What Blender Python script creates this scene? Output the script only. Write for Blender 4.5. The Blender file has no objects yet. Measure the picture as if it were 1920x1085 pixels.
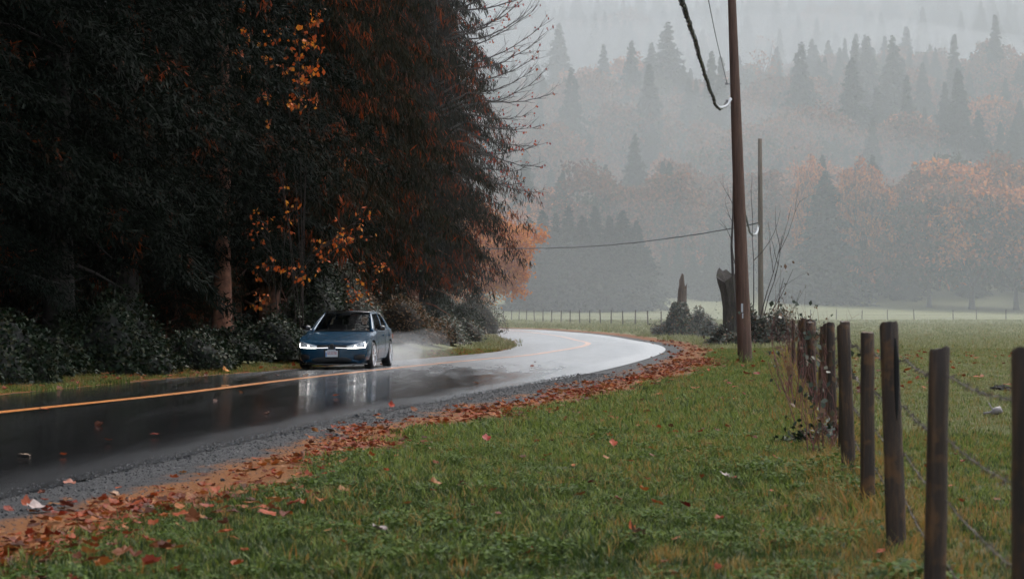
import bpy, bmesh, math, random
import numpy as np
from mathutils import Vector, Matrix
from mathutils.bvhtree import BVHTree

scn = bpy.context.scene
R = math.radians

# ------------------------------------------------------------------ camera
HC = 1.30                 # eye height
FP = 4000.0               # focal length in photo pixels (1920 wide)
HY = 592.0                # row of the horizon
cam_d = bpy.data.cameras.new('camera')
cam_d.lens = 75.0
cam_d.sensor_width = 36.0
cam_d.clip_start = 0.1
cam_d.clip_end = 6000.0
cam_d.dof.use_dof = True
cam_d.dof.focus_distance = 50.0
cam_d.dof.aperture_fstop = 6.0
cam = bpy.data.objects.new('camera', cam_d)
cam.location = (0, 0, HC)
cam.rotation_euler = (R(90) + math.atan((HY - 542.5) / FP), 0, 0)
scn.collection.objects.link(cam)
scn.camera = cam

# ------------------------------------------------------------------ sky, sun, exposure
SUN_EL, SUN_AZ = 56.0, 35.0        # azimuth measured from +Y towards +X
world = bpy.data.worlds.new('World')
scn.world = world
world.use_nodes = True
wn = world.node_tree
bg = wn.nodes['Background']
sky = wn.nodes.new('ShaderNodeTexSky')
sky.sky_type = 'NISHITA'
sky.sun_disc = False
sky.sun_elevation = R(SUN_EL)
sky.sun_rotation = R(SUN_AZ)
sky.air_density = 1.0
sky.dust_density = 3.0
sky.ozone_density = 1.0
hs = wn.nodes.new('ShaderNodeHueSaturation')
hs.inputs['Saturation'].default_value = 0.5
wn.links.new(sky.outputs[0], hs.inputs['Color'])
wn.links.new(hs.outputs[0], bg.inputs['Color'])
bg.inputs['Strength'].default_value = 0.15
sun_d = bpy.data.lights.new('sun', 'SUN')
sun_d.energy = 1.5
sun_d.angle = R(35)
sun_d.color = (1.0, 0.97, 0.93)
sun = bpy.data.objects.new('sun', sun_d)
sun.rotation_euler = (R(90 - SUN_EL), 0, R(180 - SUN_AZ))
scn.collection.objects.link(sun)
vs = scn.view_settings
vs.view_transform = 'Standard'
vs.look = 'None'
vs.exposure = 1.15
vs.gamma = 1.0
vs.use_curve_mapping = False
scn.render.engine = 'CYCLES'
cy = scn.cycles
cy.use_denoising = True
cy.max_bounces = 4
cy.diffuse_bounces = 2
cy.glossy_bounces = 2
cy.transmission_bounces = 4
cy.transparent_max_bounces = 8
cy.volume_bounces = 1
cy.use_adaptive_sampling = True
cy.adaptive_threshold = 0.03
cy.sample_clamp_indirect = 6.0

# ------------------------------------------------------------------ helpers
rng = np.random.default_rng(7)
C = scn.collection
SMALL = {'crown', 'foliage', 'leaf', 'cane', 'cane_leaf', 'blades', 'branch', 'stem', 'lashing', 'twig'}   # far too many pieces to pick apart

def link(o, parent=None):
    C.objects.link(o)
    if parent is not None:
        o.parent = parent
    return o

def tag(o, label, cat, group=None, kind=None):
    if label: o['label'] = label
    if cat: o['category'] = cat
    if group: o['group'] = group
    if kind: o['kind'] = kind
    return o

def thing(name, label, cat, loc=(0, 0, 0), rz=0.0, group=None):
    o = bpy.data.objects.new(name, None)
    o.empty_display_size = 0.2
    o.location = loc
    o.rotation_euler = (0, 0, rz)
    link(o)
    return tag(o, label, cat, group)

def quads_mesh(name, V, F, mats, mi=None, smooth=False):
    """fast mesh from (n,3) vertices and (m,k) faces"""
    V = np.asarray(V, dtype=np.float32); F = np.asarray(F, dtype=np.int32)
    me = bpy.data.meshes.new(name)
    m, k = F.shape
    me.vertices.add(len(V)); me.vertices.foreach_set('co', V.ravel())
    me.loops.add(m * k); me.loops.foreach_set('vertex_index', F.ravel())
    me.polygons.add(m)
    me.polygons.foreach_set('loop_start', np.arange(m, dtype=np.int32) * k)
    for x in mats: me.materials.append(x)
    if mi is not None: me.polygons.foreach_set('material_index', np.asarray(mi, dtype=np.int32))
    if smooth: me.polygons.foreach_set('use_smooth', np.ones(m, dtype=bool))
    me.update(calc_edges=True)
    return me

class MB:
    """collects shapes into one mesh"""
    def __init__(s): s.v = []; s.f = []; s.m = []
    def add(s, V, F, mi=0):
        n = len(s.v); s.v += [tuple(map(float, p)) for p in V]
        s.f += [tuple(n + i for i in f) for f in F]; s.m += [mi] * len(F)
    def box(s, c, d, mi=0, rot=None):
        P = []
        for z in (-.5, .5):
            for x, y in ((-.5, -.5), (.5, -.5), (.5, .5), (-.5, .5)):
                p = Vector((x * d[0], y * d[1], z * d[2]))
                if rot is not None: p = rot @ p
                P.append(p + Vector(c))
        s.add(P, [(3, 2, 1, 0), (4, 5, 6, 7), (0, 1, 5, 4), (1, 2, 6, 5), (2, 3, 7, 6), (3, 0, 4, 7)], mi)
    def tube(s, pts, rad, n=8, mi=0, cap=True, wob=0.0, rnd=None):
        pts = [Vector(p) for p in pts]
        if not hasattr(rad, '__len__'): rad = [rad] * len(pts)
        up = None; V = []
        for i, p in enumerate(pts):
            t = (pts[min(i + 1, len(pts) - 1)] - pts[max(i - 1, 0)])
            if t.length < 1e-9: t = Vector((0, 0, 1))
            t.normalize()
            if up is None:
                up = Vector((1, 0, 0)) if abs(t.x) < .8 else Vector((0, 1, 0))
            up = (up - t * up.dot(t)).normalized(); sd = t.cross(up)
            for k in range(n):
                a = 2 * math.pi * k / n
                r = rad[i] * (1 + (rnd.uniform(-wob, wob) if rnd else 0))
                V.append(p + (up * math.cos(a) + sd * math.sin(a)) * r)
        F = []
        for i in range(len(pts) - 1):
            for k in range(n):
                a = i * n + k; b = i * n + (k + 1) % n
                F.append((a, b, b + n, a + n))
        if cap:
            F.append(tuple(range(n - 1, -1, -1))); F.append(tuple(range((len(pts) - 1) * n, len(pts) * n)))
        s.add(V, F, mi)
    def build(s, name, mats, parent=None, smooth=False, loc=None):
        if not isinstance(mats, (list, tuple)): mats = [mats]
        me = bpy.data.meshes.new(name)
        me.from_pydata(s.v, [], s.f)
        for x in mats: me.materials.append(x)
        me.polygons.foreach_set('material_index', s.m)
        if smooth: me.polygons.foreach_set('use_smooth', [True] * len(s.f))
        me.update()
        o = link(bpy.data.objects.new(name, me), parent)
        if loc is not None: o.location = loc
        if parent is not None and name in SMALL: o['kind'] = 'stuff'
        return o

def mesh_obj(name, me, parent=None, loc=None):
    o = link(bpy.data.objects.new(name, me), parent)
    if loc is not None: o.location = loc
    if parent is not None and name in SMALL: o['kind'] = 'stuff'
    return o

def unit(v): return v / (np.linalg.norm(v, axis=-1, keepdims=True) + 1e-9)

def cards(P, D, N, L, W, mid=0.45, fold=0.0):
    """leaf-shaped quads: base points, direction, normal, length, width"""
    D = unit(D); S = unit(np.cross(D, N)); U = np.cross(S, D)
    L = np.asarray(L)[:, None]; W = np.asarray(W)[:, None]
    m = P + D * L * mid + U * L * fold
    V = np.stack([P, m + S * W * .5, P + D * L, m - S * W * .5], axis=1).reshape(-1, 3)
    F = np.arange(len(P) * 4).reshape(-1, 4)
    return V, F

def joinVF(parts):
    V = []; F = []; M = []; n = 0
    for v, f, m in parts:
        V.append(v); F.append(f + n); M.append(np.broadcast_to(np.asarray(m), (len(f),))); n += len(v)
    return np.concatenate(V), np.concatenate(F), np.concatenate(M)

def vnoise(x, y, s=0):
    """cheap smooth noise in about -1..1, any array"""
    x = np.asarray(x, float); y = np.asarray(y, float)
    return (np.sin(x * 1.13 + y * .37 + s) + np.sin(-x * .61 + y * 1.27 + 2.1 * s + 1) +
            np.sin(x * 2.3 + y * 1.9 + s * .7) * .5 + np.sin(x * .9 - y * 2.6 + s * 1.3) * .5) / 3

# ------------------------------------------------------------------ materials
def new_mat(name):
    m = bpy.data.materials.new(name); m.use_nodes = True
    nt = m.node_tree
    return m, nt, nt.nodes['Principled BSDF']

def plain(name, col, rough=.5, metal=0., spec=.5, coat=0., var=0.0, scale=6.0, bump=0.0, bscale=40.0, emit=None, es=0.0):
    m, nt, b = new_mat(name)
    b.inputs['Base Color'].default_value = (*col, 1)
    b.inputs['Roughness'].default_value = rough
    b.inputs['Metallic'].default_value = metal
    b.inputs['Specular IOR Level'].default_value = spec
    b.inputs['Coat Weight'].default_value = coat
    b.inputs['Coat Roughness'].default_value = .05
    if emit:
        b.inputs['Emission Color'].default_value = (*emit, 1)
        b.inputs['Emission Strength'].default_value = es
    tc = None
    if var or bump:
        tc = nt.nodes.new('ShaderNodeTexCoord')
    if var:
        n = nt.nodes.new('ShaderNodeTexNoise'); n.inputs['Scale'].default_value = scale; n.inputs['Detail'].default_value = 6
        nt.links.new(tc.outputs['Object'], n.inputs['Vector'])
        mx = ramp(nt, n.outputs['Fac'], [(.3, tuple(c * (1 - var) for c in col)), (.7, tuple(min(1, c * (1 + var)) for c in col))])
        nt.links.new(mx, b.inputs['Base Color'])
    if bump:
        n = nt.nodes.new('ShaderNodeTexNoise'); n.inputs['Scale'].default_value = bscale; n.inputs['Detail'].default_value = 5
        nt.links.new(tc.outputs['Object'], n.inputs['Vector'])
        bp = nt.nodes.new('ShaderNodeBump'); bp.inputs['Strength'].default_value = bump; bp.inputs['Distance'].default_value = .02
        nt.links.new(n.outputs['Fac'], bp.inputs['Height']); nt.links.new(bp.outputs[0], b.inputs['Normal'])
    return m

def ramp(nt, fac, stops, interp='LINEAR'):
    r = nt.nodes.new('ShaderNodeValToRGB'); r.color_ramp.interpolation = interp
    el = r.color_ramp.elements
    while len(el) < len(stops): el.new(.5)
    for e, (p, c) in zip(el, stops):
        e.position = p; e.color = (*c, 1) if len(c) == 3 else c
    nt.links.new(fac, r.inputs[0])
    return r.outputs[0]

def leafmat(name, cols, rough=.55, spec=.35, trans=.35, per='island', interp='CONSTANT', obj_var=0.0):
    """foliage: colour picked per leaf, some light through the leaf"""
    m, nt, b = new_mat(name)
    if per == 'island':
        g = nt.nodes.new('ShaderNodeNewGeometry'); fac = g.outputs['Random Per Island']
    else:
        g = nt.nodes.new('ShaderNodeObjectInfo'); fac = g.outputs['Random']
    n = len(cols)
    col = ramp(nt, fac, [(i / n if interp == 'CONSTANT' else i / (n - 1), c) for i, c in enumerate(cols)], interp)
    if obj_var:
        oi = nt.nodes.new('ShaderNodeObjectInfo')
        h = nt.nodes.new('ShaderNodeHueSaturation')
        mr = nt.nodes.new('ShaderNodeMapRange')
        mr.inputs['To Min'].default_value = 1 - obj_var; mr.inputs['To Max'].default_value = 1 + obj_var
        nt.links.new(oi.outputs['Random'], mr.inputs['Value'])
        nt.links.new(mr.outputs[0], h.inputs['Value']); nt.links.new(col, h.inputs['Color']); col = h.outputs[0]
    nt.links.new(col, b.inputs['Base Color'])
    b.inputs['Roughness'].default_value = rough
    b.inputs['Specular IOR Level'].default_value = spec
    tr = nt.nodes.new('ShaderNodeBsdfTranslucent'); nt.links.new(col, tr.inputs['Color'])
    mx = nt.nodes.new('ShaderNodeMixShader'); mx.inputs[0].default_value = trans
    nt.links.new(b.outputs[0], mx.inputs[1]); nt.links.new(tr.outputs[0], mx.inputs[2])
    nt.links.new(mx.outputs[0], nt.nodes['Material Output'].inputs['Surface'])
    return m

M = {}
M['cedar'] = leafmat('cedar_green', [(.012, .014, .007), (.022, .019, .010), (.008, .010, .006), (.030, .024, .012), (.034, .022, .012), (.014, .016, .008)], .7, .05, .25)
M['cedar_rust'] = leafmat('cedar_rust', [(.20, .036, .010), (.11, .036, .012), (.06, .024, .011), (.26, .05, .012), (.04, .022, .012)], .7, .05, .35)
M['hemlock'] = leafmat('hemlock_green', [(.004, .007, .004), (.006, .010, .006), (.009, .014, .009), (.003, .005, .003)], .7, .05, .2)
M['spruce'] = leafmat('spruce_green', [(.010, .020, .015), (.018, .034, .024), (.007, .014, .011), (.038, .058, .038), (.024, .042, .028)], .6, .3, .2, obj_var=.3)
M['maple_far'] = leafmat('orange_foliage', [(.48, .14, .025), (.38, .115, .028), (.26, .085, .03), (.54, .20, .04), (.16, .07, .035)], .6, .25, .35, obj_var=.2)
M['maple_rusty'] = leafmat('rusty_foliage', [(.17, .075, .045), (.22, .085, .045), (.12, .07, .045), (.28, .11, .05), (.08, .06, .04)], .6, .25, .35, obj_var=.2)
M['maple_near'] = leafmat('bright_orange_foliage', [(.60, .14, .015), (.50, .09, .012), (.64, .24, .03), (.36, .07, .015), (.22, .07, .02)], .5, .25, .4)
M['maple_gold'] = leafmat('golden_orange_foliage', [(.60, .20, .022), (.50, .14, .016), (.68, .27, .035), (.42, .12, .022)], .55, .2, .4)
M['broad_green'] = leafmat('dull_green_foliage', [(.045, .06, .03), (.06, .07, .035), (.035, .05, .028), (.09, .075, .035)], .6, .25, .3, obj_var=.25)
M['ivy'] = leafmat('ivy_leaf', [(.010, .020, .009), (.016, .030, .012), (.008, .017, .008), (.024, .034, .014), (.012, .024, .01), (.036, .036, .014)], .5, .14, .1)
M['bramble'] = leafmat('bramble_leaf', [(.045, .06, .038), (.075, .09, .06), (.04, .05, .034), (.11, .10, .065), (.15, .085, .045)], .42, .3, .15)
M['bramble_pale'] = leafmat('pale_bramble_leaf', [(.08, .095, .07), (.13, .145, .115), (.06, .07, .05), (.17, .155, .115), (.10, .115, .085), (.16, .10, .06)], .42, .3, .15)
M['dry'] = leafmat('dry_brush', [(.14, .075, .035), (.10, .06, .03), (.18, .10, .05), (.07, .05, .03), (.04, .045, .025)], .6, .3, .25)
M['red_leaf'] = leafmat('red_leaf', [(.33, .03, .02), (.42, .06, .02), (.25, .02, .02), (.5, .14, .04)], .5, .4, .3)
M['bark'] = plain('bark', (.022, .017, .014), .85, var=.45, scale=5, bump=.6, bscale=14)
M['bark_red'] = plain('cedar_bark', (.24, .10, .06), .8, var=.55, scale=6, bump=.8, bscale=16)
M['bark_pale'] = plain('weathered_wood', (.115, .088, .072), .85, var=.45, scale=4, bump=.8, bscale=12)
M['twig'] = plain('twig', (.04, .028, .024), .7, var=.3)
M['twig_red'] = plain('bramble_cane', (.14, .05, .04), .6, var=.4)
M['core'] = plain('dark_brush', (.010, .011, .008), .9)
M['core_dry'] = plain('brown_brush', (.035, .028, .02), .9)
# ------------------------------------------------------------------ the lie of the land
def smooth(a, b, x):
    t = np.clip((np.asarray(x, float) - a) / (b - a), 0, 1); return t * t * (3 - 2 * t)

def spline(pts, n=400):
    P = np.array(pts, float)
    t = np.concatenate([[0], np.cumsum(np.linalg.norm(np.diff(P, axis=0), axis=1))])
    d = np.gradient(P, t, axis=0)
    u = np.linspace(0, t[-1], n); i = np.clip(np.searchsorted(t, u, 'right') - 1, 0, len(t) - 2)
    h = (t[i + 1] - t[i])[:, None]; s = ((u - t[i]) / (t[i + 1] - t[i]))[:, None]
    return ((2 * s**3 - 3 * s**2 + 1) * P[i] + (s**3 - 2 * s**2 + s) * h * d[i] +
            (-2 * s**3 + 3 * s**2) * P[i + 1] + (s**3 - s**2) * h * d[i + 1])

EDGE_R = spline([(-10.2, -35), (-5.7, 0), (-3.64, 15.2), (-3.14, 19), (-2.3, 25.6), (-.53, 35.6), (1.69, 48.1), (3.71, 61.9),
                 (5.2, 74.3), (5.94, 82.5), (6.6, 98), (6.35, 115.6), (5.4, 135), (3.4, 150), (1.6, 160), (-3.9, 172), (-14, 195), (-40, 252)], 700)
EDGE_L = spline([(-19, -35), (-13.6, 0), (-8.43, 35.1), (-6.95, 44.8), (-5.3, 52.5), (-2.6, 66), (-.75, 76), (.11, 89.7), (-.1, 108),
                 (-.7, 125), (-1.5, 140), (-2.3, 150), (-3.8, 159), (-9.3, 169.5), (-19.5, 192), (-45.5, 249)], 700)
MID = spline([(-15.5, -35), (-10.8, 0), (-6.71, 28), (-5.67, 33.3), (-4.3, 43), (-2.21, 55.3), (-.93, 61.9), (.17, 66.7), (1.53, 76.5),
              (2.87, 88), (3.5, 98), (3.3, 112), (2.6, 128), (1.4, 141), (.2, 151), (-1.3, 160), (-6.4, 171), (-16.5, 194), (-42.5, 251)], 700)

def sdist(x, y, E):
    """signed distance to an edge line, positive on its right-hand side (seen going away)"""
    x = np.asarray(x, float).ravel(); y = np.asarray(y, float).ravel()
    T = np.gradient(E, axis=0); T /= np.linalg.norm(T, axis=1, keepdims=True)
    out = np.empty(len(x))
    for a in range(0, len(x), 8000):
        dx = x[a:a + 8000, None] - E[None, :, 0]; dy = y[a:a + 8000, None] - E[None, :, 1]
        k = np.argmin(dx * dx + dy * dy, axis=1); r = np.arange(len(k))
        ddx = dx[r, k]; ddy = dy[r, k]
        out[a:a + 8000] = np.hypot(ddx, ddy) * np.sign(ddx * T[k, 1] - ddy * T[k, 0])
    return out

HY_Y = np.array([-400, 110, 130, 150, 171, 190, 270, 300, 330, 350, 365, 420, 500, 580, 640, 680, 740, 820, 920, 1000, 1100, 1300, 1600, 2000, 3000])
HY_Z = np.array([0, 0, .09, .21, .35, .45, .80, 1.6, 2.5, 3.3, 4.2, 13, 30, 46, 55, 56, 60, 82, 108, 122, 142, 196, 290, 400, 600.])
def base_h(x, y):
    x = np.asarray(x, float); y = np.asarray(y, float)
    z = np.interp(y, HY_Y, HY_Z)
    z = z - .03 * np.clip(x - 45, -70, 70) * smooth(255, 345, y) * (1 - smooth(345, 420, y))
    z = z + smooth(380, 620, y) * (vnoise(x * .018, y * .018, 2) * 9 + vnoise(x * .05, y * .04, 5) * 3 + np.clip(x - 40, -60, 160) * .07)
    return z
def ground_h(x, y):
    x = np.asarray(x, float); y = np.asarray(y, float); sh = np.broadcast(x, y).shape
    xx = np.broadcast_to(x, sh).ravel(); yy = np.broadcast_to(y, sh).ravel()
    z = base_h(xx, yy)
    near = yy < 260
    r = np.full(len(xx), 99.); l = np.full(len(xx), -99.)
    r[near] = sdist(xx[near], yy[near], EDGE_R); l[near] = sdist(xx[near], yy[near], EDGE_L)
    inside = (r < 0) & (l > 0) & near
    e = np.minimum(-r, l)
    z = z - np.where(inside, .06 * smooth(0, .25, e), 0)
    right = near & (r >= 0) & (l > 0)
    z = z + np.where(right, .05 * smooth(.8, 2.2, r) + .03 * vnoise(xx * .9, yy * .5, 1) * smooth(1.2, 4, r) * (1 - smooth(60, 120, yy)), 0)
    left = near & (l < 0)
    z = z + np.where(left, .55 * smooth(.9, 4.5, -l), 0)
    return z.reshape(sh), r.reshape(sh), l.reshape(sh)
def gz(x, y): return float(ground_h(np.array([x]), np.array([y]))[0][0])
def px(p, d): return (p - 960.) / FP * d            # picture column at a distance -> metres to the right

def lines(*segs):
    out = []
    for a, b, n in segs: out += list(np.linspace(a, b, n, endpoint=False))
    return np.array(out + [segs[-1][1]])
def grid_mesh(name, xs, ys, mats, hfun):
    X, Y = np.meshgrid(xs, ys)
    z = hfun(X, Y)
    V = np.stack([X, Y, z], -1).reshape(-1, 3)
    nx = len(xs); i, j = np.meshgrid(np.arange(nx - 1), np.arange(len(ys) - 1)); a = (j * nx + i).ravel()
    return quads_mesh(name, V, np.stack([a, a + 1, a + nx + 1, a + nx], 1), mats, smooth=True)

# ground material: gravel at the road edge, needles and leaf mush, then turf
def ground_mat():
    m, nt, b = new_mat('verge_and_field'); N = nt.nodes.new; Lk = nt.links.new
    ge = N('ShaderNodeNewGeometry'); pos = ge.outputs['Position']
    def noise(scale, detail=5, rough=.6):
        n = N('ShaderNodeTexNoise'); n.inputs['Scale'].default_value = scale; n.inputs['Detail'].default_value = detail
        n.inputs['Roughness'].default_value = rough; Lk(pos, n.inputs['Vector']); return n.outputs['Fac']
    def math_(op, a, bb):
        n = N('ShaderNodeMath'); n.operation = op
        for k, v in enumerate((a, bb)):
            if isinstance(v, (int, float)): n.inputs[k].default_value = v
            else: Lk(v, n.inputs[k])
        return n.outputs[0]
    def mixc(f, a, bb):
        n = N('ShaderNodeMix'); n.data_type = 'RGBA'; Lk(f, n.inputs[0]); Lk(a, n.inputs[6]); Lk(bb, n.inputs[7]); return n.outputs[2]
    def step(v, a, c):
        n = N('ShaderNodeMapRange'); n.interpolation_type = 'SMOOTHSTEP'; Lk(v, n.inputs['Value'])
        n.inputs['From Min'].default_value = a; n.inputs['From Max'].default_value = c; return n.outputs[0]
    at = N('ShaderNodeAttribute'); at.attribute_name = 'road'; t = at.outputs['Fac']
    wob = math_('MULTIPLY', math_('SUBTRACT', noise(1.1), .5), 1.3)
    tt = math_('ADD', t, wob)
    gravel = ramp(nt, noise(55, 4, .8), [(.35, (.014, .014, .015)), (.52, (.035, .035, .036)), (.68, (.09, .088, .086))])
    litter = ramp(nt, noise(38, 6, .75), [(.3, (.04, .017, .007)), (.46, (.15, .055, .014)), (.58, (.26, .095, .02)), (.72, (.32, .15, .035))])
    soil = ramp(nt, noise(26, 6, .7), [(.3, (.02, .024, .008)), (.5, (.06, .068, .02)), (.62, (.085, .088, .028)), (.75, (.15, .105, .035))])
    field = ramp(nt, noise(3.2, 8, .75), [(.3, (.12, .128, .055)), (.5, (.165, .168, .078)), (.7, (.21, .20, .10))])  # pale with dew, some haze put into the colour
    at2 = N('ShaderNodeSeparateXYZ'); Lk(pos, at2.inputs[0])
    far = step(at2.outputs['Y'], 26, 60)
    turf = mixc(far, soil, field)
    c = mixc(step(tt, .55, .85), gravel, litter)
    c = mixc(step(tt, 1.5, 2.0), c, turf)
    Lk(c, b.inputs['Base Color'])
    rg = N('ShaderNodeMapRange'); Lk(step(tt, .3, 1.0), rg.inputs['Value']); rg.inputs['To Min'].default_value = .6; rg.inputs['To Max'].default_value = .8
    Lk(rg.outputs[0], b.inputs['Roughness'])
    b.inputs['Specular IOR Level'].default_value = .2
    bp = N('ShaderNodeBump'); bp.inputs['Distance'].default_value = .03; bp.inputs['Strength'].default_value = .8
    Lk(noise(45, 5, .8), bp.inputs['Height']); Lk(bp.outputs[0], b.inputs['Normal'])
    return m

xs = lines((-700, -120, 30), (-120, -30, 40), (-30, -12, 50), (-12, 14, 210), (14, 40, 60), (40, 140, 50), (140, 700, 30))
ys = lines((-60, 6, 30), (6, 60, 240), (60, 180, 170), (180, 400, 60))
GX, GY = np.meshgrid(xs, ys)
GZ, GR, GL = ground_h(GX, GY)
g_me = grid_mesh('ground', xs, ys, [ground_mat()], lambda X, Y: GZ)
WIDE = lambda d: .75 * smooth(22, 34, d) * (1 - smooth(52, 66, d))     # the leaf-covered strip widens before the bend
road_t = np.where(GL < 0, -GL + 1.05, GR - WIDE(GY) * smooth(.6, 1.3, GR))          # left verge has hardly any gravel
a_ = g_me.attributes.new('road', 'FLOAT', 'POINT'); a_.data.foreach_set('value', np.clip(road_t, -3, 30).ravel().astype(np.float32))
tag(mesh_obj('ground', g_me), None, None, kind='structure')

hill_m = plain('hillside_floor', (.04, .042, .03), .9, var=.5, scale=.05)
hx = lines((-1400, -300, 40), (-300, 500, 110), (500, 1500, 40)); hyy = lines((394, 760, 80), (760, 1400, 60), (1400, 2600, 24))
tag(mesh_obj('hill', grid_mesh('hill', hx, hyy, [hill_m], lambda X, Y: base_h(X, Y) - .25 * (1 - smooth(394, 402, Y)))), None, None, kind='structure')

# road: wet asphalt
def road_mat():
    m, nt, b = new_mat('wet_asphalt'); N = nt.nodes.new; Lk = nt.links.new
    ge = N('ShaderNodeNewGeometry')
    def noise(scale, detail=4, stretch=None, rough=.6, dist=0.):
        n = N('ShaderNodeTexNoise'); n.inputs['Scale'].default_value = scale; n.inputs['Detail'].default_value = detail
        n.inputs['Roughness'].default_value = rough; n.inputs['Distortion'].default_value = dist
        if stretch:
            mp = N('ShaderNodeMapping'); mp.inputs['Rotation'].default_value = (0, 0, R(9)); mp.inputs['Scale'].default_value = stretch
            Lk(ge.outputs['Position'], mp.inputs['Vector']); Lk(mp.outputs[0], n.inputs['Vector'])
        else: Lk(ge.outputs['Position'], n.inputs['Vector'])
        return n.outputs['Fac']
    def mr(v, a, c, lo, hi):
        n = N('ShaderNodeMapRange'); n.interpolation_type = 'SMOOTHSTEP'; Lk(v, n.inputs['Value'])
        for k, x in zip(('From Min', 'From Max', 'To Min', 'To Max'), (a, c, lo, hi)): n.inputs[k].default_value = x
        return n.outputs[0]
    def mul(a, c, op='MULTIPLY'):
        n = N('ShaderNodeMath'); n.operation = op
        for k, v in enumerate((a, c)):
            if isinstance(v, (int, float)): n.inputs[k].default_value = v
            else: Lk(v, n.inputs[k])
        return n.outputs[0]
    col = ramp(nt, noise(70, 3, rough=.8), [(.3, (.010, .010, .011)), (.6, (.022, .022, .023)), (.8, (.05, .05, .05))])
    Lk(col, b.inputs['Base Color'])
    at = N('ShaderNodeAttribute'); at.attribute_name = 'edge'; e = at.outputs['Fac']   # metres in from the right edge
    patches = noise(.55, 5, (3.2, .35, 1), dist=.6)
    # worn coarse strip along the right edge is rougher than the water film on the lane
    ed = mul(e, mul(mul(patches, .5, 'SUBTRACT'), 2.2), 'ADD')
    rough_edge = mr(ed, .35, 1.1, .12, 0.0)
    sp_ = N('ShaderNodeSeparateXYZ'); Lk(ge.outputs['Position'], sp_.inputs[0])
    coarse = mr(mul(sp_.outputs['Y'], mul(patches, 14.0), 'ADD'), 43, 68, 0.0, .24)       # the older coarse surface of the bend holds less water
    rough = mul(mul(mr(patches, .36, .66, .08, .14), coarse, 'ADD'), rough_edge, 'ADD')
    Lk(rough, b.inputs['Roughness'])
    b.inputs['Specular IOR Level'].default_value = .5
    b.inputs['IOR'].default_value = 1.5
    bp = N('ShaderNodeBump'); bp.inputs['Distance'].default_value = .004
    st = mr(ed, .35, 1.1, .8, .10); Lk(st, bp.inputs['Strength'])
    hgt = mul(noise(90, 3, rough=.7), mul(noise(7, 3, (1, .25, 1)), .5), 'ADD')
    Lk(hgt, bp.inputs['Height']); Lk(bp.outputs[0], b.inputs['Normal'])
    # film of rain water on top, strongest at grazing angles
    gl = N('ShaderNodeBsdfGlossy'); gl.inputs[0].default_value = (.93, .95, .97, 1); Lk(rough, gl.inputs['Roughness'])
    lw = N('ShaderNodeLayerWeight'); mx = N('ShaderNodeMixShader')
    Lk(mul(mul(lw.outputs['Facing'], 16.0, 'POWER'), .43), mx.inputs[0]); Lk(b.outputs[0], mx.inputs[1]); Lk(gl.outputs[0], mx.inputs[2])
    Lk(mx.outputs[0], nt.nodes['Material Output'].inputs['Surface'])
    return m

def strip(name, L_, R_, n, mats, dz, attr=False):
    k = np.linspace(0, 1, n)[None, :, None]
    P = L_[:, None, :] * (1 - k) + R_[:, None, :] * k
    z = base_h(P[..., 0], P[..., 1]) + dz
    if attr: z = z + .05 * (1 - (2 * k[..., 0] - 1.0) ** 2) * .8
    V = np.concatenate([P, z[..., None]], -1).reshape(-1, 3)
    i, j = np.meshgrid(np.arange(n - 1), np.arange(len(L_) - 1)); a = (j * n + i).ravel()
    me = quads_mesh(name, V, np.stack([a, a + 1, a + n + 1, a + n], 1), mats, smooth=True)
    if attr:
        w = np.linalg.norm(L_ - R_, axis=1)[:, None]
        e = (w * (1 - k[..., 0]))
        at = me.attributes.new('edge', 'FLOAT', 'POINT'); at.data.foreach_set('value', e.ravel().astype(np.float32))
    return me
# resample the edges so that rows run straight across the road
def rows_to(E, F):
    out = []
    for p, t in zip(F, np.gradient(F, axis=0)):
        d = E - p; k = np.argmin(np.abs(d @ (t / np.linalg.norm(t))) + .15 * np.linalg.norm(d, axis=1)); out.append(E[k])
    out = np.array(out)
    ker = np.ones(9) / 9
    for c in (0, 1): out[4:-4, c] = np.convolve(out[:, c], ker, 'valid')
    return out
EL, ER = rows_to(EDGE_L, MID), rows_to(EDGE_R, MID)
tag(mesh_obj('road', strip('road', EL, ER, 25, [road_mat()], 0.0, True)), None, None, kind='structure')
def paint_mat():
    m, nt, b = new_mat('yellow_road_paint')
    ge = nt.nodes.new('ShaderNodeNewGeometry'); n = nt.nodes.new('ShaderNodeTexNoise'); n.inputs['Scale'].default_value = 14; n.inputs['Detail'].default_value = 6
    nt.links.new(ge.outputs['Position'], n.inputs['Vector'])
    nt.links.new(ramp(nt, n.outputs['Fac'], [(.3, (.22, .07, .012)), (.48, (.64, .20, .012)), (.7, (.74, .26, .02))]), b.inputs['Base Color'])
    b.inputs['Roughness'].default_value = .3
    gl = nt.nodes.new('ShaderNodeBsdfGlossy'); gl.inputs['Roughness'].default_value = .3; gl.inputs[0].default_value = (.93, .95, .97, 1)
    lw = nt.nodes.new('ShaderNodeLayerWeight'); pw = nt.nodes.new('ShaderNodeMath'); pw.operation = 'POWER'; pw.inputs[1].default_value = 34.0
    ml = nt.nodes.new('ShaderNodeMath'); ml.operation = 'MULTIPLY'; ml.inputs[1].default_value = .62; mx = nt.nodes.new('ShaderNodeMixShader'); lk = nt.links.new
    lk(lw.outputs['Facing'], pw.inputs[0]); lk(pw.outputs[0], ml.inputs[0]); lk(ml.outputs[0], mx.inputs[0]); lk(b.outputs[0], mx.inputs[1]); lk(gl.outputs[0], mx.inputs[2])
    lk(mx.outputs[0], nt.nodes['Material Output'].inputs['Surface'])
    return m
tn = np.gradient(MID, axis=0); tn /= np.linalg.norm(tn, axis=1, keepdims=True); nn = np.stack([tn[:, 1], -tn[:, 0]], 1)
wob = (vnoise(np.arange(700) * .9, np.arange(700) * .4, 3) * .012)[:, None]
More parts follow.
